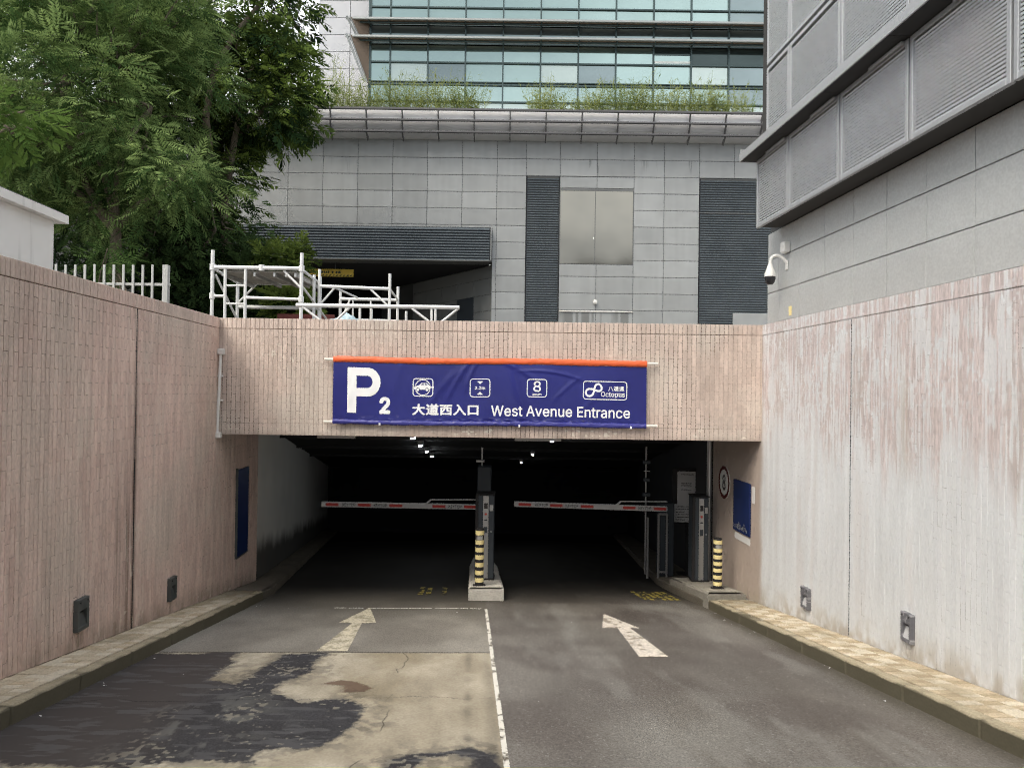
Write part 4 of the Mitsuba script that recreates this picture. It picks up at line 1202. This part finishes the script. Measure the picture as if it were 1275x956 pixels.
for z in GR[1:]:
    if z in (15.66, 15.96, 16.44, 16.66):
        continue
    add('transom', MB().box([GC[0], GY - .02, z - .032], [GC[-1], GY + .09, z + .032], .006), 'mat_mullion', gl)
add('transom', MB().box([GC[0], GY - .03, 14.11], [GC[-1], GY + .09, 14.15], .006), 'mat_mullion', gl)
# dark bands and one pale blind strip laid over a few panes
for i, z0, z1, m_ in ((8, 14.98, 15.34, 'mat_glass_d'), (9, 14.98, 15.25, 'mat_glass_d'), (10, 14.98, 15.64, 'mat_glass_d'), (11, 14.98, 15.64, 'mat_glass_d')):
    add('blind', MB().box([GC[i] + .03, GY + .0405, z1 if i < 9 else z0], [GC[i + 1] - .03, GY + .046, 15.64 if i < 10 else z1]), m_, gl)
add('blind', MB().box([GC[8] + .03, GY + .0402, 15.02], [GC[9] - .03, GY + .0404, 15.11]), 'mat_blind', gl)
for z, tip in ((15.70, .52), (16.42, .52)):
    fin = add('fin', MB().box([-6.86, GY - tip - .05, z - .03], [16, GY - tip + .05, z + .06], .012), 'mat_fin', gl)
    v = np.array([[x, y, zz] for x in (-6.5, 16) for y, zz in ((GY - tip + .05, z - .02), (GY - .05, z + .02), (GY - .05, z + .05), (GY - tip + .05, z + .03))])
    add('blade', MB().add(v[[0, 3, 1, 2, 4, 7, 5, 6]], BOXF), 'mat_fin_under', fin)
    add('edge_bar', MB().box([-6.4, GY - .36, z - .085], [16, GY - .30, z - .035], .006), 'mat_mullion', fin)
    for x in GC:
        add('strut', MB().tube([x, GY - .05, z - .06], [x, GY - tip, z - .02], .022, 6), 'mat_mullion', fin)
# slanting end screens left of the glass
for zt, zb, xt, xb in ((15.72, 13.95, -6.80, -6.10), (16.44, 15.74, -6.80, -6.42)):
    w_ = add('end_screen', MB().add(np.array([[xt + .15, GY - .62, zt], [xt + .17, GY - .58, zt], [-5.99, GY - .05, zt], [-5.99, GY - .01, zt], [xb + .06, GY - .32, zb], [xb + .08, GY - .28, zb], [-5.99, GY - .05, zb], [-5.99, GY - .01, zb]]), BOXF), 'mat_fin_under', gl)
    add('frame_bar', MB().tube([xt, GY - .68, zt], [xb, GY - .36, zb], .045, 8).tube([xt + .12, GY - .62, zt], [xb + .09, GY - .3, zb], .028, 8), 'mat_fin', w_)
add('corner_post', MB().box([-6.04, GY - .06, 10.9], [-5.975, GY + .1, 20.7], .006), 'mat_mullion', gl)

# pale panelled tower to its left
tw = thing('panelled_tower', 'pale grey panelled tower beside the glass office building', 'building')
add('core', MB().box([-8.60, 33.03, 8], [-5.0, 39, 26]), 'mat_joint', tw)
for x0, x1 in ((-8.61, -7.23), (-7.23, -5.84), (-5.84, -5.0)):
    for j in range(14):
        z0 = 11.72 + .745 * j
        add('panel', MB().box([x0 + .012, 33.0 + float(rng.normal(0, .003)), z0 + .012], [x1 - .012, 33.028, z0 + .733], .005), 'mat_pale_panel', tw)

# ---------------------------------------------------------------- grey building on the right wall
gb = thing('screened_building', 'grey stone-clad building on the right with overhanging mesh screens and a projecting ledge', 'building')
WY = 10.60
RB = 5.0
v = []
for Y in (-14.0, WY - .02):
    for s in (RW + .055, RW + 9):
        for z in (WALL_TOP - .01, 8.58):
            v.append(S(s, Y, z))
add('core', (np.array(v), BOXF), 'mat_joint', gb)
f_ = frame_of(S(RW + .05, 0, 0), ALONG, UP, -ACROSS)
ZG = [WALL_TOP + .004, 2.972, 3.424, 3.80]
YG = [10.60, 10.22] + [9.55 - .668 * i for i in range(0, 20)]
for y1, y0 in zip(YG[:-1], YG[1:]):
    for z0, z1 in zip(ZG[:-1], ZG[1:]):
        jz = float(rng.normal(0, .0012))
        add('cladding_panel', MB().box([y0 * NK + .0045, z0 + .005, -.03], [y1 * NK - .0045, z1 - .005, .03 + jz], .003, f_), 'mat_granite', gb)
        if y0 < -3:
            break
# overhanging screens
SX = 3.745
add('soffit', MB().box([-14 * NK, 3.805, -.02], [10.17 * NK, 3.86, .27], .004, frame_of(S(RW, 0, 0), ALONG, UP, -ACROSS)), 'mat_screen_back', gb)
fS = frame_of(S(SX, 0, 0), ALONG, UP, -ACROSS)
add('screen_core', MB().box([-14 * NK, 3.865, -.30], [10.15 * NK, 8.60, -.06], 0, fS), 'mat_screen_back', gb)


def mesh_screen(y0, y1, z0, z1, detail, label=None):
    k = add('screen', MB().box([y0, z0, -.03], [y0 + .045, z1, .012], .004, fS).box([y1 - .045, z0, -.03], [y1, z1, .012], .004, fS)
            .box([y0 + .046, z0, -.03], [y1 - .046, z0 + .05, .012], .004, fS).box([y0 + .046, z1 - .05, -.03], [y1 - .046, z1, .012], .004, fS), 'mat_screen_frame', gb)
    a0, a1, b0, b1 = y0 + .047, y1 - .047, z0 + .052, z1 - .052
    p = .032
    n = int((b1 - b0) / p)
    m = MB()
    vv, ff = [], []
    for i in range(n):
        z = b0 + p * i
        # an open mesh: a rib and a sloping web, over a dark gap
        q = np.array([[a, b, c] for a in (a0, a1) for b, c in ((z, -.006), (z + p * .50, .000), (z + p * .50, -.006), (z, -.012))])
        m.add(q[[0, 3, 1, 2, 4, 7, 5, 6]], BOXF)
    add('mesh_sheet', MB().box([a0, b0, -.029], [a1, b1, -.0225], 0, fS), 'mat_screen_back', k)
    mm = m.mesh()
    add('ribs', (fS(mm[0]), mm[1]), 'mat_screen', k, kind='stuff')
    return k


SE = [10.17 * NK, 9.145, 7.86, 6.60, 5.325, 4.05, 2.78, 1.5]
for y1, y0 in zip(SE[:-1], SE[1:]):
    mesh_screen(y0 + .014, y1 - .014, 3.785, 4.69, True)
    add('light_rail', MB().box([y0 + .06, 4.655, .02], [y0 + .62, 4.685, .05], .005, fS), 'mat_screen_frame', gb)
UE = [9.86] + SE[1:]
for y1, y0 in zip(UE[:-1], UE[1:]):
    mesh_screen(y0 + .010, y1 - .010, 4.87, 5.79, True)
    mesh_screen(y0 + .010, y1 - .010, 5.83, 7.2, True)
    mesh_screen(y0 + .010, y1 - .010, 7.24, 8.6, True)
ld = add('ledge', MB().add(fS(np.array([[a, b, c] for a in (-14.0, 10.24) for b, c in ((4.70, -.05), (4.865, -.05), (4.70, .205), (4.765, .205))])), BOXF), 'mat_ledge', gb)
add('lip', MB().box([-14.0, 4.69, .207], [10.25, 4.795, .222], .003, fS).box([10.241, 4.69, -.04], [10.256, 4.86, .206], .003, fS), 'mat_screen_frame', ld)
g_ = MB()
for y in SE[1:6]:
    g_.box([y - .004, 4.696, -.02], [y + .004, 4.7005, .204], 0, fS)
add('joint', g_, 'mat_screen_back', ld)

# dome camera, and a yellow sticker below it
k = thing('security_camera', 'white dome security camera on a curved bracket at the corner of the grey building', 'security camera')
fw = frame_of(S(RW + .02, 9.93, 0), ALONG, UP, -ACROSS)
add('junction_box', MB().box([-.10, 3.42, .002], [.03, 3.56, .09], .012, fw), 'mat_white_plastic', k)
arm = [[.0, 3.27, .0], [.0, 3.33, .035], [.015, 3.375, .08], [.03, 3.395, .13], [.05, 3.385, .175], [.06, 3.34, .20], [.06, 3.26, .205]]
add('bracket', MB().path(fw(np.array(arm)), [.022] * 7, 12).box([-.04, 3.20, .0], [.04, 3.33, .02], .008, fw), 'mat_white_plastic', k, smooth=40)
o = fw(np.array([[.06, 0, .205]]))[0]
add('housing', MB().lathe([(.022, 3.29), (.034, 3.26), (.05, 3.21), (.070, 3.16), (.073, 3.12), (.070, 3.118)], o, 24), 'mat_white_plastic', k, smooth=40)
add('dome', MB().lathe([(.068, 3.12), (.067, 3.08), (.056, 3.045), (.035, 3.02), (0, 3.012)], o, 24), 'mat_black_gloss', k, smooth=True)
whole('yellow_sticker', MB().box([9.79, 2.60, .031], [9.88, 2.72, .034], 0, f_), 'mat_yellow_band', 'small pale yellow sticker on the grey cladding below the camera', 'sticker')

# ---------------------------------------------------------------- hut, fence, scaffolding behind the left wall
k = thing('utility_hut', 'white rendered hut with a flat roof slab behind the left wall, under the trees', 'hut')
v = np.array([S(s, Y, z) for Y in (2.0, 9.47) for s in (-8.6, -5.25) for z in (GROUND - .1, 3.605)])
add('wall', (v, BOXF), 'mat_white_paint', k)
v = np.array([S(s, Y, z) for Y in (1.9, 9.63) for s in (-8.8, -5.15) for z in (3.608, 3.71)])
add('roof', (v, BOXF), 'mat_white_paint', k)
v = np.array([S(s, Y, z) for Y in (1.95, 9.55) for s in (-8.7, -5.19) for z in (3.712, 3.735)])
add('flashing', (v, BOXF), 'mat_dark_alu', k)

k = thing('picket_fence', 'grey steel picket fence standing beyond the left wall, ending at a thicker post', 'fence')
add('rail', MB().box([-12, 13.0, 3.29], [-5.86, 13.04, 3.335], .004), 'mat_fence', k)
add('rail', MB().box([-12, 13.0, 2.25], [-5.98, 13.04, 2.295], .004), 'mat_fence', k)
add('post', MB().box([-5.98, 12.97, GROUND - .05], [-5.885, 13.065, 3.645], .006), 'mat_fence', k)
for i in range(24):
    x = -6.155 - .1645 * i
    add('picket', MB().box([x - .017, 12.975, GROUND + .1], [x + .022, 12.998, 3.635 + float(rng.normal(0, .006))], .004), 'mat_fence', k)
whole('timber_batten', MB().box([-5.62, 11.6, 2.56], [-5.15, 11.68, 2.60], .005), 'mat_pole_white', 'short pale batten lying behind the left wall beside the scaffold', 'batten')

k = thing('scaffold_tower', 'taller aluminium scaffold tower with a deck and ladder frame behind the beam', 'scaffold')
R_ = .028


def tubes(k, name, segs, r=R_, m='mat_galv'):
    for a, b in segs:
        add(name, MB().tube(a, b, r, 10), m, k, smooth=40)


tubes(k, 'upright', [((-5.135, 13, GROUND), (-5.135, 13, 3.91)), ((-3.615, 13, GROUND), (-3.615, 13, 3.88)), ((-5.28, 14.6, GROUND), (-5.28, 14.6, 3.62)), ((-3.70, 14.6, GROUND), (-3.70, 14.6, 3.72))], .031)
tubes(k, 'ledger', [((-5.10, 13, 3.62), (-3.65, 13, 3.615)), ((-5.25, 14.6, 3.58), (-3.73, 14.6, 3.575)), ((-5.25, 14.6, 3.12), (-3.73, 14.6, 3.11))], .036)
tubes(k, 'transom', [((-5.135, 13, 3.13), (-4.93, 13, 3.13)), ((-4.55, 13, 3.11), (-3.63, 13, 3.09)), ((-5.13, 13.05, 3.60), (-5.28, 14.55, 3.58)), ((-3.62, 13.05, 3.6), (-3.70, 14.55, 3.58))], .027)
tubes(k, 'ladder_stile', [((-4.915, 13.0, GROUND), (-4.915, 13.0, 3.59)), ((-4.57, 13.0, GROUND), (-4.57, 13.0, 3.59))], .027)
tubes(k, 'rung', [((-4.89, 13, z), (-4.595, 13, z)) for z in (2.40, 2.70, 3.0, 3.31)], .018)
tubes(k, 'brace', [((-5.1, 13.05, 3.5), (-4.80, 14.0, 2.3)), ((-3.93, 13.03, 3.58), (-3.62, 13.03, 3.28)), ((-3.60, 13.05, 3.3), (-3.55, 14.5, 2.9)), ((-5.25, 14.57, 3.2), (-4.9, 14.57, 3.56))], .02)
cp = MB()
for p in ((-5.135, 13, 3.62), (-3.615, 13, 3.615), (-4.3, 13, 3.62), (-5.135, 13, 3.13), (-3.615, 13, 3.09)):
    cp.lathe([(.0, -.05), (.048, -.05), (.048, .05), (0, .05)], p, 10)
add('coupler', cp, 'mat_galv', k)
dk = MB()
dk.box([-5.0, 13.06, 3.55], [-4.45, 14.55, 3.575], .003).box([-4.42, 13.06, 3.55], [-3.72, 14.55, 3.575], .003)
add('deck', dk, 'mat_board', k)
js = MB()
for x in (-4.98, -4.44, -4.1, -3.9, -3.74):
    js.box([x - .02, 13.06, 3.48], [x + .02, 14.55, 3.548], .003)
add('joist', js, 'mat_steel', k)

k = thing('scaffold_tower', 'lower scaffold frame with a braced top rail, right of the taller scaffold tower', 'scaffold')
tubes(k, 'upright', [((-3.66, 14, GROUND), (-3.66, 14, 3.66)), ((-3.575, 14.05, GROUND), (-3.575, 14.05, 3.77)), ((-2.27, 14, GROUND), (-2.27, 14, 3.70)), ((-2.27, 15, GROUND), (-2.27, 15, 3.60)), ((-3.40, 15, GROUND), (-3.40, 15, 3.5))], .028)
tubes(k, 'ledger', [((-3.55, 14, 3.455), (-2.29, 14, 3.42)), ((-3.40, 15, 3.345), (-2.27, 15, 3.335)), ((-3.4, 15, 2.93), (-2.27, 15, 2.92))], .032)
tubes(k, 'brace', [((-3.56, 14, 3.10), (-3.28, 14, 3.43)), ((-3.28, 14.02, 3.43), (-3.05, 14.9, 3.36)), ((-2.62, 14, 3.41), (-2.29, 14, 3.10)), ((-2.27, 14.02, 3.42), (-2.27, 14.97, 3.34)), ((-3.36, 14.9, 2.9), (-3.2, 14.95, 3.33))], .02)
tubes(k, 'rung', [((x, 15, 2.92), (x, 15, 3.33)) for x in (-3.15, -2.8)], .018)
k = thing('lattice_beam', 'aluminium lattice beam lying along the top of the entrance beam in front of the scaffolds', 'scaffold')
tubes(k, 'chord', [((-3.47, 12.2, 2.905), (-.86, 12.2, 2.90))], .034)
tubes(k, 'chord', [((-3.40, 12.2, 2.46), (-.95, 12.2, 2.46))], .026)
tubes(k, 'lacing', [((-3.38, 12.2, 2.89), (-3.05, 12.2, 2.64)), ((-3.0, 12.2, 2.5), (-2.6, 12.2, 2.89)), ((-1.62, 12.2, 2.88), (-1.33, 12.2, 2.66)), ((-.88, 12.2, 2.88), (-1.15, 12.2, 2.66)), ((-2.45, 12.2, 2.88), (-2.45, 12.2, 2.48)), ((-2.30, 12.4, 2.88), (-2.30, 12.4, 2.0)),
                          ((-1.85, 12.2, 2.88), (-1.85, 12.2, 2.48)), ((-1.30, 12.2, 2.88), (-1.30, 12.2, 2.48)), ((-1.24, 12.2, 2.88), (-1.24, 12.2, 2.48)), ((-1.75, 12.5, 2.86), (-1.75, 12.5, 2.0))], .021)
tubes(k, 'leg', [((x, 12.2, GROUND), (x, 12.2, 2.46)) for x in (-3.35, -1.0)], .03)
whole('red_barrier', MB().box([-4.95, 16.0, 2.2], [-3.75, 16.08, 3.13], .01).box([-4.7, 15.9, GROUND], [-4.6, 16.3, 2.2], .01).box([-3.7, 15.9, GROUND], [-3.6, 16.3, 2.2], .01), 'mat_dark_red', 'dark red board standing behind the scaffold tower', 'barrier')
ms = trimesh.creation.icosphere(4)
vv = np.array(ms.vertices)
vv *= (1 + .5 * (meshkit.fbm(vv * 3, 3, 6) - .5))[:, None]
vv = vv * [.34, .2, .42] + [-2.86, 13.1, GROUND + .42]
whole('plastic_sheet', (vv, np.array(ms.faces)), 'mat_plastic_sheet', 'crumpled pale blue plastic sheet bundled behind the lattice beam', 'sheet', smooth=True)

# ---------------------------------------------------------------- trees and planting


def leaf_spray(pairs, L, lw, ll, droop, r, fan=.9):
    """A compound leaf along +x: pairs of folded leaflets on a drooping stalk."""
    v, f = [], []
    for i in range(pairs):
        t = (i + .7) / pairs
        bx_, bz = L * t, -droop * L * t * t
        size = (math.sin(math.pi * (.12 + .80 * t)) * .85 + .2)
        for sgn in (-1, 1):
            a = fan + r.normal(0, .10)
            d = np.array([math.cos(a), sgn * math.sin(a), -.18 - .25 * r.random()])
            w = np.array([-math.sin(a) * sgn * sgn, sgn * math.cos(a), .12 * sgn]) * lw * size
            b = np.array([bx_, 0, bz]); tip = b + d * ll * size; mid = b + d * ll * size * .45
            k = len(v)
            v += [b, mid + w, tip, mid - w]
            f += [[k, k + 1, k + 2], [k, k + 2, k + 3]]
    k = len(v)
    tip = np.array([L * 1.12, 0, -droop * L * 1.2])
    v += [np.array([L * .9, .0, -droop * L * .82]), np.array([L, lw, -droop * L]), tip, np.array([L, -lw, -droop * L])]
    f += [[k, k + 1, k + 2], [k, k + 2, k + 3]]
    return np.array(v), np.array(f)


def scatter(sprays, pos, dirs, scale, cols, r, roll=.5):
    """Copies of the sprays at pos, along dirs, joined into one mesh with a colour each."""
    V, F, C, n = [], [], [], 0
    which = r.integers(0, len(sprays), len(pos))
    for s, (v, f) in enumerate(sprays):
        m = which == s
        if not m.any():
            continue
        d = dirs[m] / np.linalg.norm(dirs[m], axis=1, keepdims=True)
        up = np.array([0, 0, 1.0]) + r.normal(0, roll, (m.sum(), 3))
        y = np.cross(up, d); y /= np.linalg.norm(y, axis=1, keepdims=True)
        z = np.cross(d, y)
        R = np.stack([d, y, z], 1) * scale[m][:, None, None]
        q = np.einsum('nv,mvk->mnk', v, R) + pos[m][:, None, :]
        V.append(q.reshape(-1, 3)); C.append(np.repeat(cols[m], len(v), 0))
        F.append((f[None] + n + np.arange(m.sum())[:, None, None] * len(v)).reshape(-1, 3)); n += m.sum() * len(v)
    return np.vstack(V), np.vstack(F), np.vstack(C)


def limb(m, a, b, ra, rb, r, bend=.12, n=6):
    a, b = np.asarray(a, float), np.asarray(b, float)
    L = np.linalg.norm(b - a)
    off = r.normal(0, bend * L, 3) * [1, 1, .4]
    pts = [a + (b - a) * t + off * math.sin(math.pi * t) for t in np.linspace(0, 1, n)]
    m.path(pts, list(np.linspace(ra, rb, n)), 8)
    return pts


def tree(name, label, foot, lobes, n_clumps, per, sprays, base, tip, seed, trunk_r, leafmat, top_tip=.5, clump=.55, forks=7, face=None):
    """lobes: (centre, radii) ellipsoids of the crown; clumps sit mostly in their outer part, with gaps between."""
    r = np.random.default_rng(seed)
    k = thing(name, label, 'tree')
    foot = np.array(foot, float)
    w = np.array([np.prod(l[1]) ** .8 for l in lobes]); w /= w.sum()
    cs, outs = [], []
    while len(cs) < n_clumps:
        c, rad = lobes[r.choice(len(lobes), p=w)]
        d = r.normal(0, 1, 3); d /= np.linalg.norm(d)
        q = np.array(c) + d * np.array(rad) * r.random() ** .28
        if meshkit.noise(q[None] * .75, seed)[0] < .34:
            continue
        cs.append(q); outs.append(d)
    cs, outs = np.array(cs), np.array(outs)
    tr, br = MB(), MB()
    heart = np.mean([l[0] for l in lobes], 0)
    fork = foot + (heart - foot) * [.35, .35, .55]
    limb(tr, foot, fork, trunk_r, trunk_r * .72, r, .05)
    add('trunk', tr, 'mat_bark', k, smooth=60)
    for i, (c, rad) in enumerate(lobes):
        c = np.array(c)
        limb(br, fork, c, trunk_r * .55, trunk_r * .25, r)
        for j in range(forks):
            q = cs[r.integers(len(cs))]
            if np.linalg.norm((q - c) / rad) < 1.15:
                limb(br, c, q, trunk_r * .22, .012, r)
    for q in cs[:: max(1, len(cs) // 60)]:
        limb(br, q - (q - heart) * .25, q, .022, .006, r)
    add('branches', br, 'mat_bark', k, smooth=60)
    pos, dirs, cols, sc = [], [], [], []
    for q, o in zip(cs, outs):
        n = int(per * r.uniform(.6, 1.4))
        e = r.normal(0, 1, (n, 3)); e /= np.linalg.norm(e, axis=1, keepdims=True)
        p = q + e * clump * (r.random((n, 1)) ** .5) * [1, 1, .7]
        dd = e * .9 + o * .6 + r.normal(0, .35, (n, 3)); dd[:, 2] = dd[:, 2] * .5 - .12
        bright = np.clip((e[:, 2:3] * .5 + .5) * .6 + r.normal(0, .22, (n, 1)) + top_tip * (r.random() - .5), 0, 1)
        cols.append(np.array(base) * (1 - bright) + np.array(tip) * bright)
        pos.append(p); dirs.append(dd); sc.append(r.uniform(.5, 1.3, n))
    V, F, C = scatter(sprays, np.vstack(pos), np.vstack(dirs), np.concatenate(sc), np.vstack(cols), r)
    scene[key_for('crown', k)] = mikit.ply((V, F), leafmat, False, color=C)
    return k


r0 = np.random.default_rng(3)
FEATHER = [leaf_spray(9, .46, .0165, .125, .30, r0, .95) for _ in range(3)]
PINNATE = [leaf_spray(4, .34, .034, .20, .35, r0, .8) for _ in range(3)]
BROAD = [leaf_spray(4, .22, .026, .15, .3, r0, .8) for _ in range(3)]

tree('feathery_tree', 'tall feathery light green tree rising behind the white hut', (-7.75, 15.2, GROUND), [((-8.7, 14.6, 7.3), (2.1, 1.9, 1.9)), ((-7.1, 14.8, 7.0), (1.2, 1.5, 2.0)), ((-6.4, 14.4, 5.5), (.8, .9, .7)), ((-9.8, 14.5, 6.3), (1.6, 1.5, 1.2)), ((-8.2, 15, 9.4), (2.2, 2, 1.6)), ((-8.1, 14.8, 5.1), (.8, .9, .6))],
     400, 17, FEATHER, (.06, .112, .038), (.41, .55, .21), 11, .15, 'mat_leaf', clump=.60)
tree('dark_tree', 'dense dark tree with bright leaf tips along its right side, before the podium building', (-7.4, 19.3, GROUND), [((-6.8, 19.2, 9.5), (1.55, 1.6, 2.3)), ((-8.1, 19.2, 7.0), (1.25, 1.5, 1.6)), ((-8.4, 19.4, 10.5), (1.8, 1.6, 2.2)), ((-6.4, 19.0, 11.2), (1.1, 1.2, 1.3)), ((-8.3, 19.4, 5.2), (1.0, 1.2, 1.1)), ((-5.75, 18.8, 8.9), (.6, .8, 1.1)), ((-7.6, 19.2, 12.3), (2.0, 1.5, 1.6))],
     330, 22, PINNATE, (.028, .055, .022), (.27, .38, .085), 23, .2, 'mat_leaf_dark', clump=.62)
tree('dark_tree', 'dark tree at the far left, mostly hidden behind the feathery tree', (-11.9, 18.0, GROUND), [((-11.6, 17.6, 8.4), (2.6, 1.8, 3.0)), ((-13.4, 17.6, 9.6), (2.0, 1.6, 2.4)), ((-9.6, 18.3, 9.8), (2.0, 1.5, 2.0)), ((-12.0, 17.6, 11.8), (3.0, 1.8, 1.8))],
     360, 20, PINNATE, (.036, .066, .028), (.13, .20, .065), 31, .17, 'mat_leaf_dark', clump=.68)
tree('slender_tree', 'slender dark tree standing between the feathery tree and the scaffold', (-8.1, 17.3, GROUND), [((-8.1, 17.4, 5.6), (1.4, 1.2, 1.5)), ((-6.9, 17.6, 5.2), (1.1, 1.1, 1.2)), ((-9.5, 17.5, 5.8), (1.3, 1.2, 1.3))],
     120, 22, BROAD, (.034, .064, .026), (.13, .20, .07), 41, .12, 'mat_leaf_dark', clump=.55)
tree('overhanging_tree', 'bright green branch reaching in at the left edge above the hut roof', (-7.9, 7.6, 3.0 - 1.0), [((-6.75, 10.2, 5.05), (.35, .45, .22)), ((-7.1, 10.2, 5.2), (.4, .6, .25))],
     11, 8, PINNATE, (.06, .11, .028), (.16, .25, .06), 53, .08, 'mat_leaf', clump=.34, forks=3)


def bush(label, lobes, n, per, sprays, base, tip, seed, m='mat_leaf_dark', clump=.4, name='shrub', cat='shrub', group=None):
    r = np.random.default_rng(seed)
    k = thing(name, label, cat, group)
    P_, D_, C_ = [], [], []
    st = MB()
    for c, rad in lobes:
        c = np.array(c, float)
        for _ in range(n):
            d = r.normal(0, 1, 3); d /= np.linalg.norm(d)
            q = c + d * rad * r.random() ** .35
            e = r.normal(0, 1, (per, 3)); e /= np.linalg.norm(e, axis=1, keepdims=True)
            b = np.clip((e[:, 2:3] * .5 + .5) * .7 + r.normal(0, .25, (per, 1)), 0, 1)
            P_.append(q + e * clump * r.random((per, 1))); D_.append(e + d * .4); C_.append(np.array(base) * (1 - b) + np.array(tip) * b)
        for _ in range(4):
            q = c + r.normal(0, .4, 3) * rad
            limb(st, [c[0] + r.normal(0, .2), c[1], GROUND], q, .03, .01, r)
    add('stem', st, 'mat_bark', k)
    P_ = np.vstack(P_)
    V, F, C = scatter(sprays, P_, np.vstack(D_), r.uniform(.7, 1.2, len(P_)), np.vstack(C_), r)
    scene[key_for('foliage', k)] = mikit.ply((V, F), m, False, color=C)


bush('dark shrub mass under the trees behind the picket fence', [((-9.2, 16.6, 3.6), (1.4, .8, 1.3)), ((-7.3, 16.9, 3.3), (1.1, .8, 1.2)), ((-11.5, 17, 4.2), (1.6, .9, 1.7))], 50, 22, BROAD, (.022, .042, .019), (.085, .14, .05), 61, clump=.45)
bush('tall dark shrub behind the left end of the scaffold tower', [((-6.1, 17.6, 3.4), (.75, .8, 1.3)), ((-7.4, 18.2, 3.8), (1.0, .8, 1.6))], 55, 22, BROAD, (.022, .042, .019), (.085, .14, .05), 67, clump=.4)
bush('bright leaved shrub poking out beside the louvred fascia above the scaffold deck', [((-5.15, 17.3, 4.45), (.55, .5, .35)), ((-4.85, 16.6, 3.35), (.5, .4, .30))], 34, 14, BROAD, (.045, .08, .02), (.22, .29, .07), 71, m='mat_leaf', clump=.28)
bush('fresh green frond hanging low in front of the trees above the picket fence', [((-7.45, 14.0, 3.95), (.28, .25, .45))], 9, 7, FEATHER, (.05, .10, .03), (.17, .27, .09), 73, m='mat_leaf', clump=.22)

# wispy plants along the podium ledge
BLADE = []
for _ in range(4):
    v, f = [], []
    for i in range(9):
        t = (i + .5) / 9
        a = r0.uniform(0, 6.28)
        b = np.array([.05 * math.sin(3 * t), .04 * t, t * 1.0]); d = np.array([math.cos(a), math.sin(a), .35 - .7 * t * r0.random()]) * (.30 - .12 * t)
        w = np.array([-math.sin(a), math.cos(a), 0]) * .022
        k_ = len(v)
        v += [b, b + d * .5 + w, b + d, b + d * .5 - w]
        f += [[k_, k_ + 1, k_ + 2], [k_, k_ + 2, k_ + 3]]
    for i in range(4):
        a, b = .05 * math.sin(3 * i / 4), .05 * math.sin(3 * (i + 1) / 4)
        k_ = len(v)
        v += [[a - .006, .01 * i, i / 4], [a + .006, .01 * i, i / 4], [b + .006, .01 * i + .01, (i + 1) / 4], [b - .006, .01 * i + .01, (i + 1) / 4]]
        f += [[k_, k_ + 1, k_ + 2], [k_, k_ + 2, k_ + 3]]
    BLADE.append((np.array(v, float), np.array(f)))
spots = [-6.25, -5.75, -5.2, -4.75, -4.2, -3.75, -3.3, -2.75, -2.35, -1.95, -1.5, .75, 1.1, 1.5, 2.2, 2.7, 3.15, 3.6, 4.0, 4.4, 4.9, 5.4, 5.8, 6.25, 6.6, 7.0, 7.4, 7.9, -7.0, -7.7]
tall = [1.35, .95, .9, 1.05, 1.15, .95, 1.0, 1.15, .9, 1.05, .85, .95, 1.0, .7, .6, .9, 1.05, 1.1, .95, 1.1, .85, .95, .8, 1.0, 1.1, .85, .95, .85, .9, .8]
for i, (x, h) in enumerate(zip(spots, tall)):
    r = np.random.default_rng(100 + i)
    left_ = x < -1
    k = thing('ledge_plant', 'wispy yellow-green plant on the podium ledge, in the ' + ('left-hand row, left of the gap' if left_ else 'right-hand row, right of the gap'), 'plant', 'ledge plants ' + ('left' if left_ else 'right') + ' of the gap')
    n = 58 + int(14 * r.random())
    y0 = FY + .35
    pos = np.column_stack([x + r.normal(0, .17, n), y0 + r.normal(0, .12, n), np.full(n, 10.88)])
    th = r.normal(0, .22, (n, 2))
    V, F, C, at = [], [], [], 0
    tone = r.uniform(0, 1)
    for j in range(n):
        v, f = BLADE[r.integers(4)]
        s = h * r.uniform(.7, 1.55)
        a = r.uniform(0, 6.28)
        q = np.column_stack([v[:, 0] * math.cos(a) - v[:, 1] * math.sin(a), v[:, 0] * math.sin(a) + v[:, 1] * math.cos(a), v[:, 2]]) * [.75, .75, s]
        q[:, 0] += th[j, 0] * q[:, 2] ** 1.3; q[:, 1] += th[j, 1] * q[:, 2]
        b = np.clip(r.normal(.35 + .3 * tone, .25), 0, 1)
        V.append(q + pos[j]); F.append(f + at); at += len(v)
        C.append(np.tile(np.array((.12, .18, .045)) * (1 - b) + np.array((.42, .45, .19)) * b, (len(v), 1)))
    scene[key_for('foliage', k)] = mikit.ply((np.vstack(V), np.vstack(F)), 'mat_leaf', False, color=np.vstack(C))

# scraps of paper and leaf on the road and along the kerbs
m = MB()
r = np.random.default_rng(5)
for i in range(24):
    s, Y = (r.uniform(-2.8, 3.2), r.uniform(4.2, 10.5)) if i < 8 else ((LK + .03 + abs(r.normal(0, .08)), r.uniform(4, 11)) if i % 2 else (RK - .03 - abs(r.normal(0, .08)), r.uniform(4.5, 11)))
    a, w = r.uniform(0, 6.3), r.uniform(.007, .015)
    q = np.array([[math.cos(a + k) * w * (1.6 if k in (0, 3.14) else .7), math.sin(a + k) * w * (1.6 if k in (0, 3.14) else .7)] for k in (0, 1.57, 3.14, 4.71)])
    m.add(np.array([S(s + x, Y + y, float(zr(Y + y)) + .005 + .004 * (n % 2)) for n, (x, y) in enumerate(q)]), np.array([[0, 1, 2], [0, 2, 3]]))
add('litter', m, 'mat_paper', None, label='small pale scraps lying on the road and along the kerbs', kind='stuff')
labels['litter']['category'] = 'litter'
